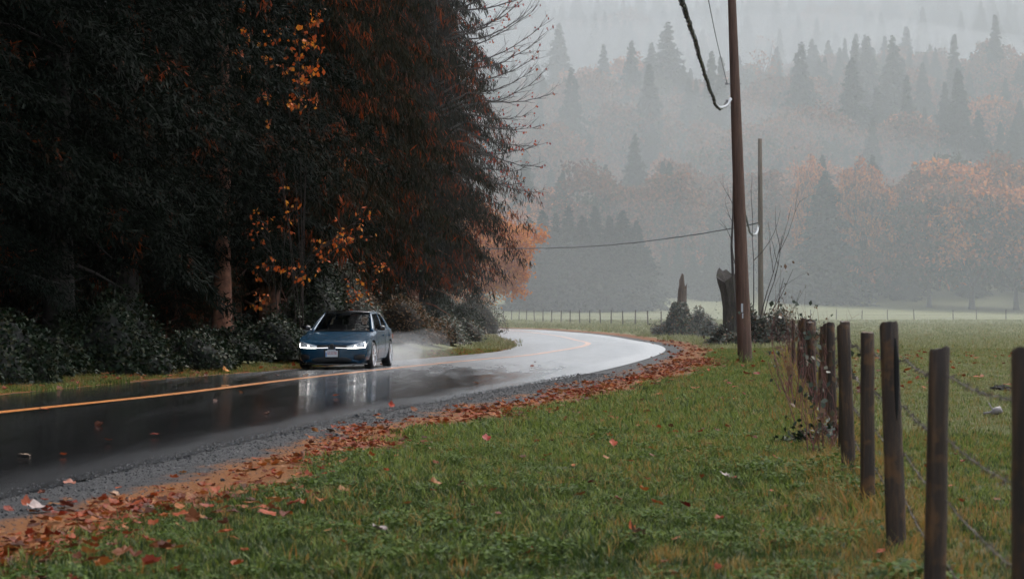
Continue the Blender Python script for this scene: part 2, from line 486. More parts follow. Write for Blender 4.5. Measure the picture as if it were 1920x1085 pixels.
cl = strip('centre_line', MID - nn * (.13 + wob), MID + nn * (.13 + wob), 3, [paint_mat()], 0.0)
# sit 4 mm above the cambered road
bv = BVHTree.FromPolygons([v.co for v in bpy.data.objects['road'].data.vertices], [p.vertices for p in bpy.data.objects['road'].data.polygons])
for v in cl.vertices:
    h = bv.ray_cast(Vector((v.co.x, v.co.y, 20)), Vector((0, 0, -1)))
    if h[0] is not None: v.co.z = h[0].z + .004
tag(mesh_obj('road_marking', cl), None, None, kind='structure')
def road_z(x, y):
    h = bv.ray_cast(Vector((x, y, 20)), Vector((0, 0, -1))); return h[0].z if h[0] is not None else gz(x, y)

# ------------------------------------------------------------------ scattering (one object, many instances)
def scatter(name, pts, rot, scl, idx, sources, label, cat):
    me = bpy.data.meshes.new(name); me.vertices.add(len(pts)); me.vertices.foreach_set('co', np.asarray(pts, np.float32).ravel())
    a = me.attributes.new('rot', 'FLOAT_VECTOR', 'POINT'); a.data.foreach_set('vector', np.asarray(rot, np.float32).ravel())
    a = me.attributes.new('scl', 'FLOAT', 'POINT'); a.data.foreach_set('value', np.asarray(scl, np.float32).ravel())
    a = me.attributes.new('idx', 'INT', 'POINT'); a.data.foreach_set('value', np.asarray(idx, np.int32).ravel())
    col = bpy.data.collections.new(name + '_kinds')
    for s in sources: col.objects.link(s)
    ng = bpy.data.node_groups.new(name, 'GeometryNodeTree')
    ng.interface.new_socket('Geometry', in_out='INPUT', socket_type='NodeSocketGeometry')
    ng.interface.new_socket('Geometry', in_out='OUTPUT', socket_type='NodeSocketGeometry')
    N = ng.nodes.new; gi = N('NodeGroupInput'); go = N('NodeGroupOutput')
    ci = N('GeometryNodeCollectionInfo'); ci.inputs['Collection'].default_value = col
    ci.inputs['Separate Children'].default_value = True; ci.inputs['Reset Children'].default_value = True
    ip = N('GeometryNodeInstanceOnPoints'); ip.inputs['Pick Instance'].default_value = True
    def attr(nm, ty):
        n = N('GeometryNodeInputNamedAttribute'); n.data_type = ty; n.inputs['Name'].default_value = nm; return n.outputs['Attribute']
    er = N('FunctionNodeEulerToRotation')
    Lk = ng.links.new
    Lk(gi.outputs[0], ip.inputs['Points']); Lk(ci.outputs[0], ip.inputs['Instance'])
    Lk(attr('idx', 'INT'), ip.inputs['Instance Index']); Lk(attr('rot', 'FLOAT_VECTOR'), er.inputs[0]); Lk(er.outputs[0], ip.inputs['Rotation'])
    Lk(attr('scl', 'FLOAT'), ip.inputs['Scale']); Lk(ip.outputs[0], go.inputs[0])
    o = mesh_obj(name, me); md = o.modifiers.new('scatter', 'NODES'); md.node_group = ng
    return tag(o, label, cat, kind='stuff')

def src(name, me): return bpy.data.objects.new(name, me)

# grass tufts
M['grass'] = leafmat('grass_blade', [(.11, .155, .026), (.16, .205, .04), (.065, .10, .018), (.22, .25, .058), (.125, .17, .03), (.32, .29, .09), (.18, .22, .046), (.05, .075, .018)], .5, .2, .35)
M['grass_dark'] = leafmat('dark_grass_blade', [(.034, .06, .012), (.05, .08, .016), (.022, .042, .011), (.075, .105, .022), (.04, .066, .014), (.11, .11, .026), (.028, .05, .018)], .5, .2, .3)  # near turf, lens vignetting put into the blade colour
M['grass_dry'] = leafmat('straw_blade', [(.14, .14, .035), (.22, .17, .05), (.10, .11, .03), (.32, .20, .06), (.17, .15, .04), (.34, .15, .04)], .55, .2, .35)
M['clover'] = leafmat('clover_leaf', [(.05, .085, .015), (.075, .115, .02), (.10, .14, .028), (.035, .06, .014)], .6, .1, .3)
M['field_grass'] = leafmat('field_grass', [(.22, .23, .10), (.27, .27, .13), (.18, .19, .08), (.31, .29, .15)], .55, .35, .35)  # dewy blades, lightened further to carry the haze in their colour
def tuft(nb, h0, h1, w, spread, lean, mat, seed):
    r = np.random.default_rng(seed); n = nb
    a = r.uniform(0, 6.283, n); rad = spread * np.sqrt(r.uniform(0, 1, n))
    P = np.stack([rad * np.cos(a), rad * np.sin(a), np.full(n, -.015)], 1)
    b = r.uniform(0, 6.283, n); ln = r.uniform(.1, lean, n); h = r.uniform(h0, h1, n)
    D1 = unit(np.stack([np.cos(b) * ln * .6, np.sin(b) * ln * .6, np.ones(n)], 1)); D2 = unit(np.stack([np.cos(b) * ln * 2.2, np.sin(b) * ln * 2.2, np.ones(n) * .75], 1))
    S = np.stack([-np.sin(b), np.cos(b), np.zeros(n)], 1) * (w * r.uniform(.7, 1.3, n))[:, None] * .5
    m = P + D1 * (h * .55)[:, None]; t = m + D2 * (h * .5)[:, None]
    V = np.stack([P - S, P + S, m + S * .85, m - S * .85, t + S * .12, t - S * .12], 1).reshape(-1, 3)
    k = np.arange(n) * 6
    F = np.concatenate([np.stack([k, k + 1, k + 2, k + 3], 1), np.stack([k + 3, k + 2, k + 4, k + 5], 1)])
    return quads_mesh('grass_tuft', V, F, [mat])
def clover(nl, seed):
    r = np.random.default_rng(seed); Vs = []; 
    n = nl; a = r.uniform(0, 6.283, n); rad = .11 * np.sqrt(r.uniform(0, 1, n))
    c = np.stack([rad * np.cos(a), rad * np.sin(a), r.uniform(.03, .085, n)], 1)
    parts = []
    for k in range(3):
        b = r.uniform(0, 6.283, n) * 0 + a * 7 + k * 2.094
        D = np.stack([np.cos(b), np.sin(b), r.uniform(-.2, .5, n)], 1)
        v, f = cards(c, D, np.tile([0, 0, 1.], (n, 1)) + r.normal(0, .35, (n, 3)), np.full(n, .024), np.full(n, .023), .6)
        parts.append((v, f, 0))
    V, F, mi = joinVF(parts)
    return quads_mesh('clover_patch', V, F, [M['clover']])
kinds = [src('turf_kind.%03d' % i, me) for i, me in enumerate([
    tuft(24, .05, .11, .010, .10, .7, M['grass'], 1), tuft(22, .05, .13, .009, .10, .7, M['grass'], 2), tuft(20, .04, .10, .011, .11, 1.0, M['grass'], 3),
    tuft(24, .05, .13, .006, .09, .8, M['grass_dry'], 4), tuft(20, .06, .16, .005, .09, .6, M['grass_dry'], 5),
    clover(22, 6), clover(30, 7),
    tuft(16, .05, .09, .016, .16, .6, M['field_grass'], 8), tuft(16, .05, .11, .015, .17, .7, M['field_grass'], 9),
    tuft(24, .05, .11, .010, .10, .8, M['grass_dark'], 10), tuft(20, .04, .10, .011, .11, 1.1, M['grass_dark'], 11)])]

FENCE_D = np.array([5.7, 8.5, 11.3, 13.9, 16.4, 19.0, 21.7, 24.5, 27.3, 29.0, 30.7, 32.5, 34.3, 36.2, 38.2, 40.4, 43, 45.6, 48.5, 52.5])
def fence_x(d): return .65 + .12 * d

def poly_pts(n_per, d0, d1, wide=.31):
    """random ground points in the view, even per square metre"""
    area = wide * (d1 * d1 - d0 * d0)
    n = int(area * n_per); d = np.sqrt(rng.uniform(d0 * d0, d1 * d1, n)); x = rng.uniform(-wide, wide, n) * d
    return x, d
def turf(n_per, d0, d1, base, small, wide=.31, far=False):
    x, d = poly_pts(n_per, d0, d1, wide); z, r, l = ground_h(x, d)
    edge = r - 1.62 - WIDE(d) - .45 * vnoise(x * 1.3, d * 1.1, 4) - .25 * vnoise(x * 5, d * 4, 1)
    keep = (((r > 0) & (l > 0) & (edge > 0)) | ((l < -.15) & (l > -1.7) & (rng.uniform(0, 1, len(x)) < .8)))
    # thin the edge of the turf
    keep &= (rng.uniform(0, 1, len(x)) < smooth(-.1, .5, edge) * .9 + .1) | (l < 0)
    x, d, z, r, l = x[keep], d[keep], z[keep], r[keep], l[keep]
    n = len(x); off = x - fence_x(d)
    u = rng.uniform(0, 1, n)
    pdry = .07 + .5 * np.exp(-(off / .4) ** 2) + .14 * smooth(-3.5, -.5, off) * (off < 0) * smooth(.0, .8, vnoise(x * 1.1, d * .6, 9)) + .12 * (off > 0) + .25 * (l < 0)
    pclo = .17 * smooth(-.5, .5, vnoise(x * 3.1, d * 2.3, 12)) * (off < .2) * (1 - smooth(15, 26, d))
    idx = np.where(u < pdry, rng.integers(3, 5, n), np.where(u < pdry + pclo, rng.integers(5, 7, n), np.where(rng.uniform(0, 1, n) < .75 - .75 * smooth(11, 20, d) + .35 * vnoise(x * .7, d * .5, 31), rng.integers(9, 11, n), rng.integers(0, 3, n))))  # darker kinds close to the camera, painting in the vignetting
    if far: idx = np.where(rng.uniform(0, 1, n) < .9, rng.integers(7, 9, n), idx)
    elif d1 > 30:
        idx = np.where((off > .4) & (rng.uniform(0, 1, n) < .5), rng.integers(7, 9, n), idx)
    s = base * rng.uniform(.7, 1.25, n) * np.where(off > .25, small, 1) * (1 + .4 * vnoise(x * 1.6, d * 1.3, 15)) * (1 + .7 * np.exp(-(off / .22) ** 2) * (rng.uniform(0, 1, n) < .5))
    return np.stack([x, d, z], 1), np.stack([rng.normal(0, .08, n), rng.normal(0, .08, n), rng.uniform(0, 6.28, n)], 1), s, idx
sets = [turf(150, 6.5, 22, .85, .75, .46), turf(75, 22, 42, 1.05, .8, .40), turf(40, 42, 80, .95, .8, .36), turf(4.5, 80, 130, 2.0, .9, .31, True), turf(1.6, 130, 200, 2.2, .9, .31, True), turf(.5, 200, 290, 2.4, .9, .31, True)]
P_, R_, S_, I_ = (np.concatenate([s[k] for s in sets]) for k in range(4))
scatter('verge_grass', P_, R_, S_, I_, kinds, 'wet green grass and clover on the verge and field', 'grass')

# stones on the road shoulder
M['stone'] = leafmat('gravel_stone', [(.018, .018, .019), (.03, .03, .031), (.05, .05, .05), (.10, .097, .094), (.025, .025, .027)], .5, .3, 0.0, per='object')
def stone(seed):
    bm = bmesh.new(); bmesh.ops.create_icosphere(bm, subdivisions=1, radius=.5); r = random.Random(seed)
    for v in bm.verts: v.co *= r.uniform(.7, 1.2); v.co.z *= .6
    me = bpy.data.meshes.new('stone'); bm.to_mesh(me); bm.free(); me.materials.append(M['stone']); return me
sk = [src('stone_kind.%03d' % i, stone(i)) for i in range(4)]
x, d = poly_pts(420, 11, 48); keep = (x < fence_x(d) - .5); x, d = x[keep], d[keep]
z, r, l = ground_h(x, d)
keep = (r > -.25) & (r < 1.25) & (l > 0) & (rng.uniform(0, 1, len(x)) < np.exp(-((r - .25) / .55) ** 2) + .05); x, d, z, r = x[keep], d[keep], z[keep], r[keep]
n = len(x); z = np.maximum(z, base_h(x, d) + np.where(r < 0, .004, -.01))
scatter('shoulder_gravel', np.stack([x, d, z], 1), rng.uniform(0, 6.28, (n, 3)), .012 * np.exp(rng.normal(0, .4, n)) * (1 + d / 90), rng.integers(0, 4, n), sk,
        'dark grey wet gravel along the road edge', 'gravel')

# fallen maple leaves
def leaf_outline():
    half = [(0, 0), (.12, .0), (.32, -.02), (.32, .12), (.50, .22), (.43, .36), (.44, .53), (.29, .54), (.19, .70), (.0, .88)]
    return half + [(-x_, y_) for x_, y_ in half[-2:0:-1]]
def leaf_mesh(curl, seed, mat):
    o = leaf_outline(); r = random.Random(seed); V = [(0, .35, .0)]
    for x_, y_ in o:
        rr = x_ * x_ + (y_ - .35) ** 2
        V.append((x_ * (1 - .25 * curl), y_, curl * rr * .9 + .05 * math.sin(9 * x_ + seed) + .06 * curl * math.cos(7 * y_ + seed) + r.uniform(-.02, .02)))
    n = len(o); F = [(0, 1 + k, 1 + (k + 1) % n) for k in range(n)]
    V += [(-.012, -.3, .05), (.012, -.3, .05), (.012, .02, 0), (-.012, .02, 0)]; b_ = len(V) - 4
    me = bpy.data.meshes.new('maple_leaf'); me.from_pydata(V, [], F + [(b_, b_ + 1, b_ + 2, b_ + 3)]); me.materials.append(mat); me.update(); return me
M['litter'] = leafmat('fallen_leaf', [(.19, .028, .012), (.28, .055, .014), (.12, .03, .013), (.30, .09, .02), (.21, .04, .013), (.24, .10, .03), (.08, .025, .012), (.16, .05, .016), (.22, .07, .018)], .55, .15, .2, per='object')
lk = [src('fallen_leaf_kind.%03d' % i, leaf_mesh(c_, i, M['litter'])) for i, c_ in enumerate((.15, .5, .9, -.4, 1.2))]
def leaves(n_per, d0, d1, centre, width, amp, scale):
    x, d = poly_pts(n_per, d0, d1); z, r, l = ground_h(x, d)
    c_ = centre + .35 * vnoise(x * .9, d * .7, 6) + .6 * WIDE(d)
    p = amp * np.exp(-((r - c_) / width) ** 2) * (.12 + .88 * smooth(-.25, .45, vnoise(x * 2.1, d * 1.1, 22)))
    keep = (r > -2.5) & (l > 0) & (rng.uniform(0, 1, len(x)) < p); x, d, z, r = x[keep], d[keep], z[keep], r[keep]; n = len(x)
    zz = np.where(r < 0, base_h(x, d) + .02, z + .015 + .05 * smooth(1.5, 2.0, r) * rng.uniform(0, 1, n))
    return np.stack([x, d, zz], 1), np.stack([rng.normal(0, .16, n), rng.normal(0, .16, n), rng.uniform(0, 6.28, n)], 1), scale * rng.uniform(.6, 1.35, n), rng.integers(0, 5, n)
sets = [leaves(330, 9, 24, 1.35, .42, .9, .08), leaves(190, 24, 62, 1.35, .6, .9, .10), leaves(12, 62, 110, 1.1, .6, .8, .16)]
# a thin scatter over the turf and a few on the wet lane and the left verge
def sparse(n_per, d0, d1, cond, scale, lift):
    x, d = poly_pts(n_per, d0, d1); z, r, l = ground_h(x, d); k = cond(x, d, r, l); x, d, z, r, l = x[k], d[k], z[k], r[k], l[k]; n = len(x)
    zz = np.where((r < 0) & (l > 0), base_h(x, d) + .05, z + lift)
    return np.stack([x, d, zz], 1), np.stack([rng.normal(0, .25, n), rng.normal(0, .25, n), rng.uniform(0, 6.28, n)], 1), scale * rng.uniform(.6, 1.3, n), rng.integers(0, 5, n)
sets += [sparse(2.2, 9, 32, lambda x, d, r, l: (r > 1.6) & (l > 0) & (x < fence_x(d) + 1), .075, .05), sparse(.5, 32, 70, lambda x, d, r, l: (r > 1.6) & (l > 0), .14, .09),
         sparse(.05, 14, 60, lambda x, d, r, l: (r < 0) & (l > 0), .13, 0), sparse(2.2, 30, 80, lambda x, d, r, l: (l < 0) & (l > -1.6), .13, .06),
         sparse(14, 9, 15, lambda x, d, r, l: (r > 1.3) & (r < 2.6) & (l > 0), .10, .05)]
P_, R_, S_, I_ = (np.concatenate([s[k] for s in sets]) for k in range(4))
scatter('leaf_litter', P_, R_, S_, I_, lk, 'fallen red and brown leaves along the grass edge', 'leaves')
# ------------------------------------------------------------------ trees
def conifer_crown(seed, H, Rr, nb, zmin, style, ns=9, m=5, c=3, rust=.0, mats=None, L=(.35, .7), W=(.07, .12), power=.75, low=None):
    r = np.random.default_rng(seed); parts = []
    for i in range(nb):
        u = (i + r.uniform(0, 1)) / nb; z0 = zmin + (H - zmin) * u ** 1.1; t = (z0 - zmin * .5) / (H - zmin * .5)
        l = Rr * (max(1 - t, 0) ** power + .03) * r.uniform(.62, 1.12)
        if low: l *= low[0] + (1 - low[0]) * float(smooth(low[1], low[2], z0))
        az = i * 2.39996 + r.uniform(-.5, .5); out = np.array([math.cos(az), math.sin(az), 0]); side = np.array([-out[1], out[0], 0])
        rise, droop = (r.uniform(.1, .35), r.uniform(.45, .8)) if style == 'cedar' else (r.uniform(.0, .2), r.uniform(.25, .5))
        s = np.linspace(.14, 1, ns)
        sp = out * (l * s)[:, None]; sp[:, 2] = z0 + l * (rise * s - droop * s * s)
        sgn = np.array([-1., 1.])
        lat = out * .65 + side * sgn[:, None] * .8                                   # 2,3
        q = l * .36 * (1 - .5 * s) * r.uniform(.7, 1.2, ns)                          # ns
        v = np.linspace(.1, 1, m)
        P = sp[:, None, None, :] + lat[None, :, None, :] * (q[:, None, None] * v[None, None, :])[..., None]
        P[..., 2] -= (q[:, None, None] * .4 * v[None, None, :] ** 2)
        P = np.repeat(P[..., None, :], c, axis=3)
        Lt = np.broadcast_to(lat[None, :, None, None, :], P.shape)
        P = P.reshape(-1, 3); Lt = Lt.reshape(-1, 3); n = len(P)
        P = P + r.normal(0, .09 * max(.3, min(1, l / 1.5), l / 4), (n, 3))
        if style == 'cedar':
            D = np.array([0, 0, -1.]) + Lt * r.uniform(-.15, .45, (n, 1)) + r.normal(0, .32, (n, 3)); N = out + r.normal(0, .8, (n, 3))
        else:
            D = Lt * .7 + np.array([0, 0, -.6]) * r.uniform(.2, 1.5, (n, 1)) + r.normal(0, .5, (n, 3)); N = np.array([0, 0, 1.]) + r.normal(0, .45, (n, 3))
        f_ = r.uniform(.75, 1.2) * (.3 + .7 * min(1, l / (.6 * Rr)))
        V, F = cards(P, D, N, r.uniform(*L, n) * f_, r.uniform(*W, n) * min(1., f_), .5)
        fl = np.repeat((r.uniform(0, 1, (ns, 2)) < rust).astype(int).ravel(), m * c)
        parts.append((V, F, fl))
    V, F, mi = joinVF(parts)
    return quads_mesh('crown', V, F, mats, mi)

def trunk_mesh(seed, H, r0, mat, limbs=(), sides=10, lean=.0, flare=1.6, top=.04):
    rd = random.Random(seed); b = MB(); pts = []; rr = []
    for k in range(9):
        t = k / 8; pts.append((lean * H * t + rd.uniform(-1, 1) * .012 * H * t, rd.uniform(-1, 1) * .012 * H * t, H * t - .15 * (k == 0)))
        rr.append(max(r0 * (1 - t) ** .9 * (flare if k == 0 else 1), top))
    pts.insert(1, (0, 0, H * .02 + .25)); rr.insert(1, r0 * 1.12)
    b.tube(pts, rr, sides, wob=.12, rnd=rd)
    for (p0, p1, ra) in limbs:
        p0, p1 = Vector(p0), Vector(p1); md = (p0 + p1) / 2 + Vector((0, 0, (p1 - p0).length * rd.uniform(-.02, .12)))
        b.tube([p0, md, p1], [ra, ra * .6, ra * .22], 5, cap=False)
    me = bpy.data.meshes.new('trunk'); me.from_pydata(b.v, [], b.f); me.materials.append(mat)
    me.polygons.foreach_set('use_smooth', [True] * len(b.f)); me.update(); return me

def con_limbs(seed, H, Rr, n, zmin, droop):
    r = random.Random(seed); out = []
    for i in range(n):
        z = zmin + (H * .85 - zmin) * (i / n) ** 1.1; t = z / H; l = Rr * (1 - t) ** .75 * .5; a = i * 2.4 + r.uniform(-.5, .5)
        out.append(((0, 0, z), (math.cos(a) * l, math.sin(a) * l, z - l * droop), .05 * (1 - t) + .015))
    return out

def broad_tree(seed, H, Rr, zb, ncl, nl, leaf, mat, mats2=None, hole=.55, r0=None, flat=.9):
    r = np.random.default_rng(seed); parts = []; cz = (zb + H) / 2; hz = (H - zb) / 2; cs = []
    for i in range(ncl):
        d = unit(r.normal(0, 1, 3)); rad = hole + (1 - hole) * r.uniform(0, 1) ** .6
        wob = 1 + .22 * math.sin(3 * d[0] + seed) + .16 * math.sin(5 * d[1] + 2 * seed) + .12 * math.sin(6 * d[2])
        c_ = np.array([d[0] * Rr * rad * wob, d[1] * Rr * rad * wob, cz + d[2] * hz * rad * flat * wob]); c_[2] = max(c_[2], zb * .8); cs.append(c_)
        cr = r.uniform(.13, .24) * Rr
        q = unit(r.normal(0, 1, (nl, 3)) + np.array([0, 0, .35])); k = r.uniform(.45, 1.1, (nl, 1))
        P = c_ + q * k * cr * np.array([1.25, 1.25, .75])
        D = q * .5 + r.normal(0, .6, (nl, 3)) + np.array([0, 0, -.35]); N = q + r.normal(0, .6, (nl, 3))
        V, F = cards(P, D, N, r.uniform(.7, 1.3, nl) * leaf, r.uniform(.6, 1.0, nl) * leaf, .5)
        up_ = (c_[2] - zb) / (H - zb); parts.append((V, F, np.full(nl, int(r.uniform(0, 1) > .25 + .85 * up_))))
    V, F, mi = joinVF(parts); crown = quads_mesh('crown', V, F, [mat, mats2 or mat], mi)
    r0 = r0 or H * .018; limbs = []
    for c_ in cs[::max(1, ncl // 22)]:
        z0 = zb * .6 + (H * .55 - zb * .6) * r.uniform(0, 1); limbs.append(((0, 0, z0), tuple(c_), r0 * .42))
    return crown, trunk_mesh(seed, H * .72, r0, M['bark'], limbs, 8)

def put_tree(name, kind, x, y, s, rz, label, cat='tree', group=None, z=None, sxy=None):
    tr, cr = kind
    t = thing(name, label, cat, (x, y, gz(x, y) if z is None else z), rz, group); q = sxy or s
    t.scale = (q, q, s)
    mesh_obj('trunk', tr, t); mesh_obj('crown', cr, t); return t

# --- big cedars and hemlocks beside the road
ced_m = [M['cedar'], M['cedar_rust']]
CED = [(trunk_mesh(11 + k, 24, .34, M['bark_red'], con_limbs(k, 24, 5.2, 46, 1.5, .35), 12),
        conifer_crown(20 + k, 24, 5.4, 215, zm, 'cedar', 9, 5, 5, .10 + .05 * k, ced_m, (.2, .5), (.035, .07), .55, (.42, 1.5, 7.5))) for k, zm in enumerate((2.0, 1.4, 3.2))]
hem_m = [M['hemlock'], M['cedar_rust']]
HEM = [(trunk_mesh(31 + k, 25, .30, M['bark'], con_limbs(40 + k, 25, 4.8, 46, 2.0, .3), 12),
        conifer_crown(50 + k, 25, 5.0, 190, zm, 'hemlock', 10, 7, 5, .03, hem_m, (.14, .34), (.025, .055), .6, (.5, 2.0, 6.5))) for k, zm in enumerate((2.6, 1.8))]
row = [  # kind, column of the trunk, distance, size, turn, label
    ('hemlock_tree', HEM[1], -60, 43, 1.0, .3, 'black-green hemlock at the left edge of the picture, nearest of the roadside trees'),
    ('hemlock_tree', HEM[0], 110, 48, 1.05, 1.1, 'dark hemlock behind the ivy hump at far left, its flat boughs hanging low'),
    ('hemlock_tree', HEM[1], 235, 53.5, 1.05, 4.2, 'dark hemlock with long flat boughs just left of the reddish bare trunk'),
    ('cedar_tree', (trunk_mesh(77, 24, .24, M['bark_red'], con_limbs(7, 24, 4, 30, 5.5, .35), 12, flare=1.9), HEM[0][1]), 418, 62, 1.0, 2.0, 'tree with a tall reddish fibrous bare trunk left of the blue car'),
    ('cedar_tree', CED[2], 505, 72, 1.0, .7, 'dark cedar behind the orange vine leaves, right of the reddish bare trunk'),
    ('cedar_tree', CED[0], 610, 83, 1.0, 2.5, 'tall cedar with rusty hanging fronds rising straight above the blue car'),
    ('cedar_tree', CED[1], 700, 92, 1.0, 4.0, 'dense drooping cedar with rust flecks just right of the car roof'),
    ('cedar_tree', CED[2], 775, 100, 1.0, 5.2, 'rust-flecked cedar behind the bare twiggy branches at the forest corner'),
    ('cedar_tree', CED[1], 795, 112, 1.0, .2, 'rightmost cedar of the dark wood, overhanging the inside of the bend')]
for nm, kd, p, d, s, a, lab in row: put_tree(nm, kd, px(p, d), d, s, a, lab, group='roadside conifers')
pts = []; 
for d in np.arange(40, 150, 5.5):
    e = EDGE_L[np.argmin(np.abs(EDGE_L[:340, 1] - d))][0] if d < 120 else -2.5
    for off in (9.5, 15, 21, 28, 36):
        pts.append((e - off + rng.uniform(-1.8, 1.8), d + rng.uniform(-2, 2)))
for d in np.arange(4, 40, 6.):
    for off in (8.5, 14, 20, 27): pts.append((-13.5 + .15 * d - off + rng.uniform(-1.5, 1.5), d + rng.uniform(-2, 2)))
NB = len(pts)
for d in np.arange(34, 135, 2.2):      # young growth that closes the gaps under the trees
    e = EDGE_L[np.argmin(np.abs(EDGE_L[:340, 1] - d))][0] if d < 120 else -2.5
    for off in (7.5, 11, 16): pts.append((e - off + rng.uniform(-1.2, 1.2), d + rng.uniform(-1, 1)))
pts = np.array(pts); zz = ground_h(pts[:, 0], pts[:, 1])[0]; n = len(pts)
wk = []
for k in range(3):
    tr, cr = (CED[0], HEM[0], HEM[1])[k]
    b = src('wood_kind.%03d' % (2 * k), cr); wk.append(b); wk.append(src('wood_kind.%03d' % (2 * k + 1), tr))
ki = rng.integers(0, 3, n) * 2; rot = np.stack([np.zeros(n), np.zeros(n), rng.uniform(0, 6.28, n)], 1); sc = rng.uniform(.85, 1.15, n); sc[NB:] = rng.uniform(.22, .36, n - NB); ki[NB:] = 0
P_ = np.column_stack([pts, zz])
scatter('dark_wood', np.concatenate([P_, P_]), np.concatenate([rot, rot]), np.concatenate([sc, sc]), np.concatenate([ki, ki + 1]), wk, 'black conifer wood deep behind the roadside trees', 'wood')

# --- twiggy growth
def grow(mb, p, d, L, r, depth, rd, tips, up=.1, jit=.25, kids=(2, 4), seg=4, sides=4, shrink=.55):
    p = Vector(p); d = Vector(d).normalized(); pts = [p.copy()]; q = p.copy()
    for k in range(seg):
        d = (d + Vector((rd.uniform(-1, 1), rd.uniform(-1, 1), rd.uniform(-1, 1))) * jit * .5 + Vector((0, 0, up)) * .5).normalized()
        q = q + d * (L / seg); pts.append(q.copy())
    mb.tube(pts, [r * (1 - .72 * k / seg) for k in range(seg + 1)], sides, cap=False)
    if depth <= 0: tips.append((q.copy(), d.copy())); return
    for c_ in range(rd.randint(*kids)):
        k = rd.randint(1, seg); a = Vector((rd.uniform(-1, 1), rd.uniform(-1, 1), rd.uniform(-.5, 1)))
        grow(mb, pts[k], d + a * .8, L * shrink * rd.uniform(.7, 1.2), r * .5, depth - 1, rd, tips, up, jit, kids, max(3, seg - 1), sides, shrink)
    tips.append((q.copy(), d.copy()))

def leaf_cloud(P, mat, size, seed, droop=.9, name='foliage', spread=.12, per=3):
    r = np.random.default_rng(seed); P = np.repeat(np.asarray(P, float), per, axis=0); n = len(P)
    P = P + r.normal(0, spread, (n, 3)); D = r.normal(0, .6, (n, 3)) + np.array([0, 0, -droop]); N = r.normal(0, 1, (n, 3)) + np.array([.3, -.6, .4])
    V, F = cards(P, D, N, r.uniform(.6, 1.2, n) * size, r.uniform(.5, .95, n) * size, .5, .08)
    return quads_mesh(name, V, F, [mat])

# bare-limbed maple whose branches reach out of the cedar corner
rd = random.Random(5); d0 = 97.; k_ = FP / d0
def pz(p, y, d=97.): return (px(p, d), d, HC + (HY - y) * d / FP)
bx, by = px(790, d0), d0
t = thing('bare_maple', 'nearly leafless maple reaching long upcurved twigs out to the right of the cedars', 'tree', (bx, by, gz(bx, by)))
mb = MB(); mb.tube([(0, 0, -.2), (.1, 0, 4), (.35, .1, 8), (.5, 0, 12), (.8, 0, 17)], [.17, .14, .12, .09, .04], 8); mb.build('trunk', M['bark'], t, True)
reach = [((850, 60), (985, -6)), ((840, 95), (1010, 10)), ((850, 130), (1026, 45)), ((885, 130), (1022, 62)), ((860, 155), (1008, 100)), ((880, 175), (1000, 128)),
         ((870, 195), (1016, 140)), ((890, 180), (1036, 168)), ((850, 205), (992, 212)), ((875, 225), (1012, 232)), ((800, 275), (1027, 264)), ((850, 295), (988, 318)),
         ((860, 262), (1018, 312)), ((850, 300), (1014, 360)), ((880, 70), (1002, 0)), ((900, 50), (970, -30)), ((880, 10), (955, -50)), ((860, 240), (1000, 272)), ((840, 320), (980, 345)), ((860, 20), (1028, -30))]
tips = []; mb = MB()
base = Vector((bx, by, gz(bx, by)))
for (a, b_) in reach:
    yo = rd.uniform(-1.6, 1.6); A = Vector(pz(*a)) + Vector((0, yo * .5, 0)) - base; B = Vector(pz(*b_)) + Vector((0, yo, 0)) - base
    m_ = (A + B) / 2 + Vector((.25, 0, -.16 * (B - A).length)); pts = []
    n = 10
    for k in range(n + 1):
        s = k / n; p = A * (1 - s) ** 2 + m_ * 2 * s * (1 - s) + B * s * s; pts.append(p + Vector((rd.uniform(-.02, .02), rd.uniform(-.02, .02), rd.uniform(-.03, .03))))
    mb.tube([Vector((.25, 0, max(2., A.z - .9)))] + pts, [.05] + [.042 * (1 - .82 * k / n) for k in range(n + 1)], 5, cap=False)
    tips.append((pts[-1], Vector((1, 0, .3))))
    for k in range(1, n):
        for rep in range(rd.choice((1, 2, 2))):
            dd = (pts[k] - pts[k - 1]).normalized() + Vector((rd.uniform(-.1, .5), rd.uniform(-.9, .9), rd.uniform(-.5, .7)))
            grow(mb, pts[k], dd, rd.uniform(.35, 1.3) * (1.15 - .5 * k / n), .014, 1, rd, tips, .12, .3, (1, 3), 4, 4, .5)
mb.build('branch', M['twig'], t)
lp = [tuple(p) for p, _ in tips if rd.random() < .16]
mesh_obj('leaf', leaf_cloud(lp, M['red_leaf'], .14, 3, 1.6, 'leaf', .05, 2), t)

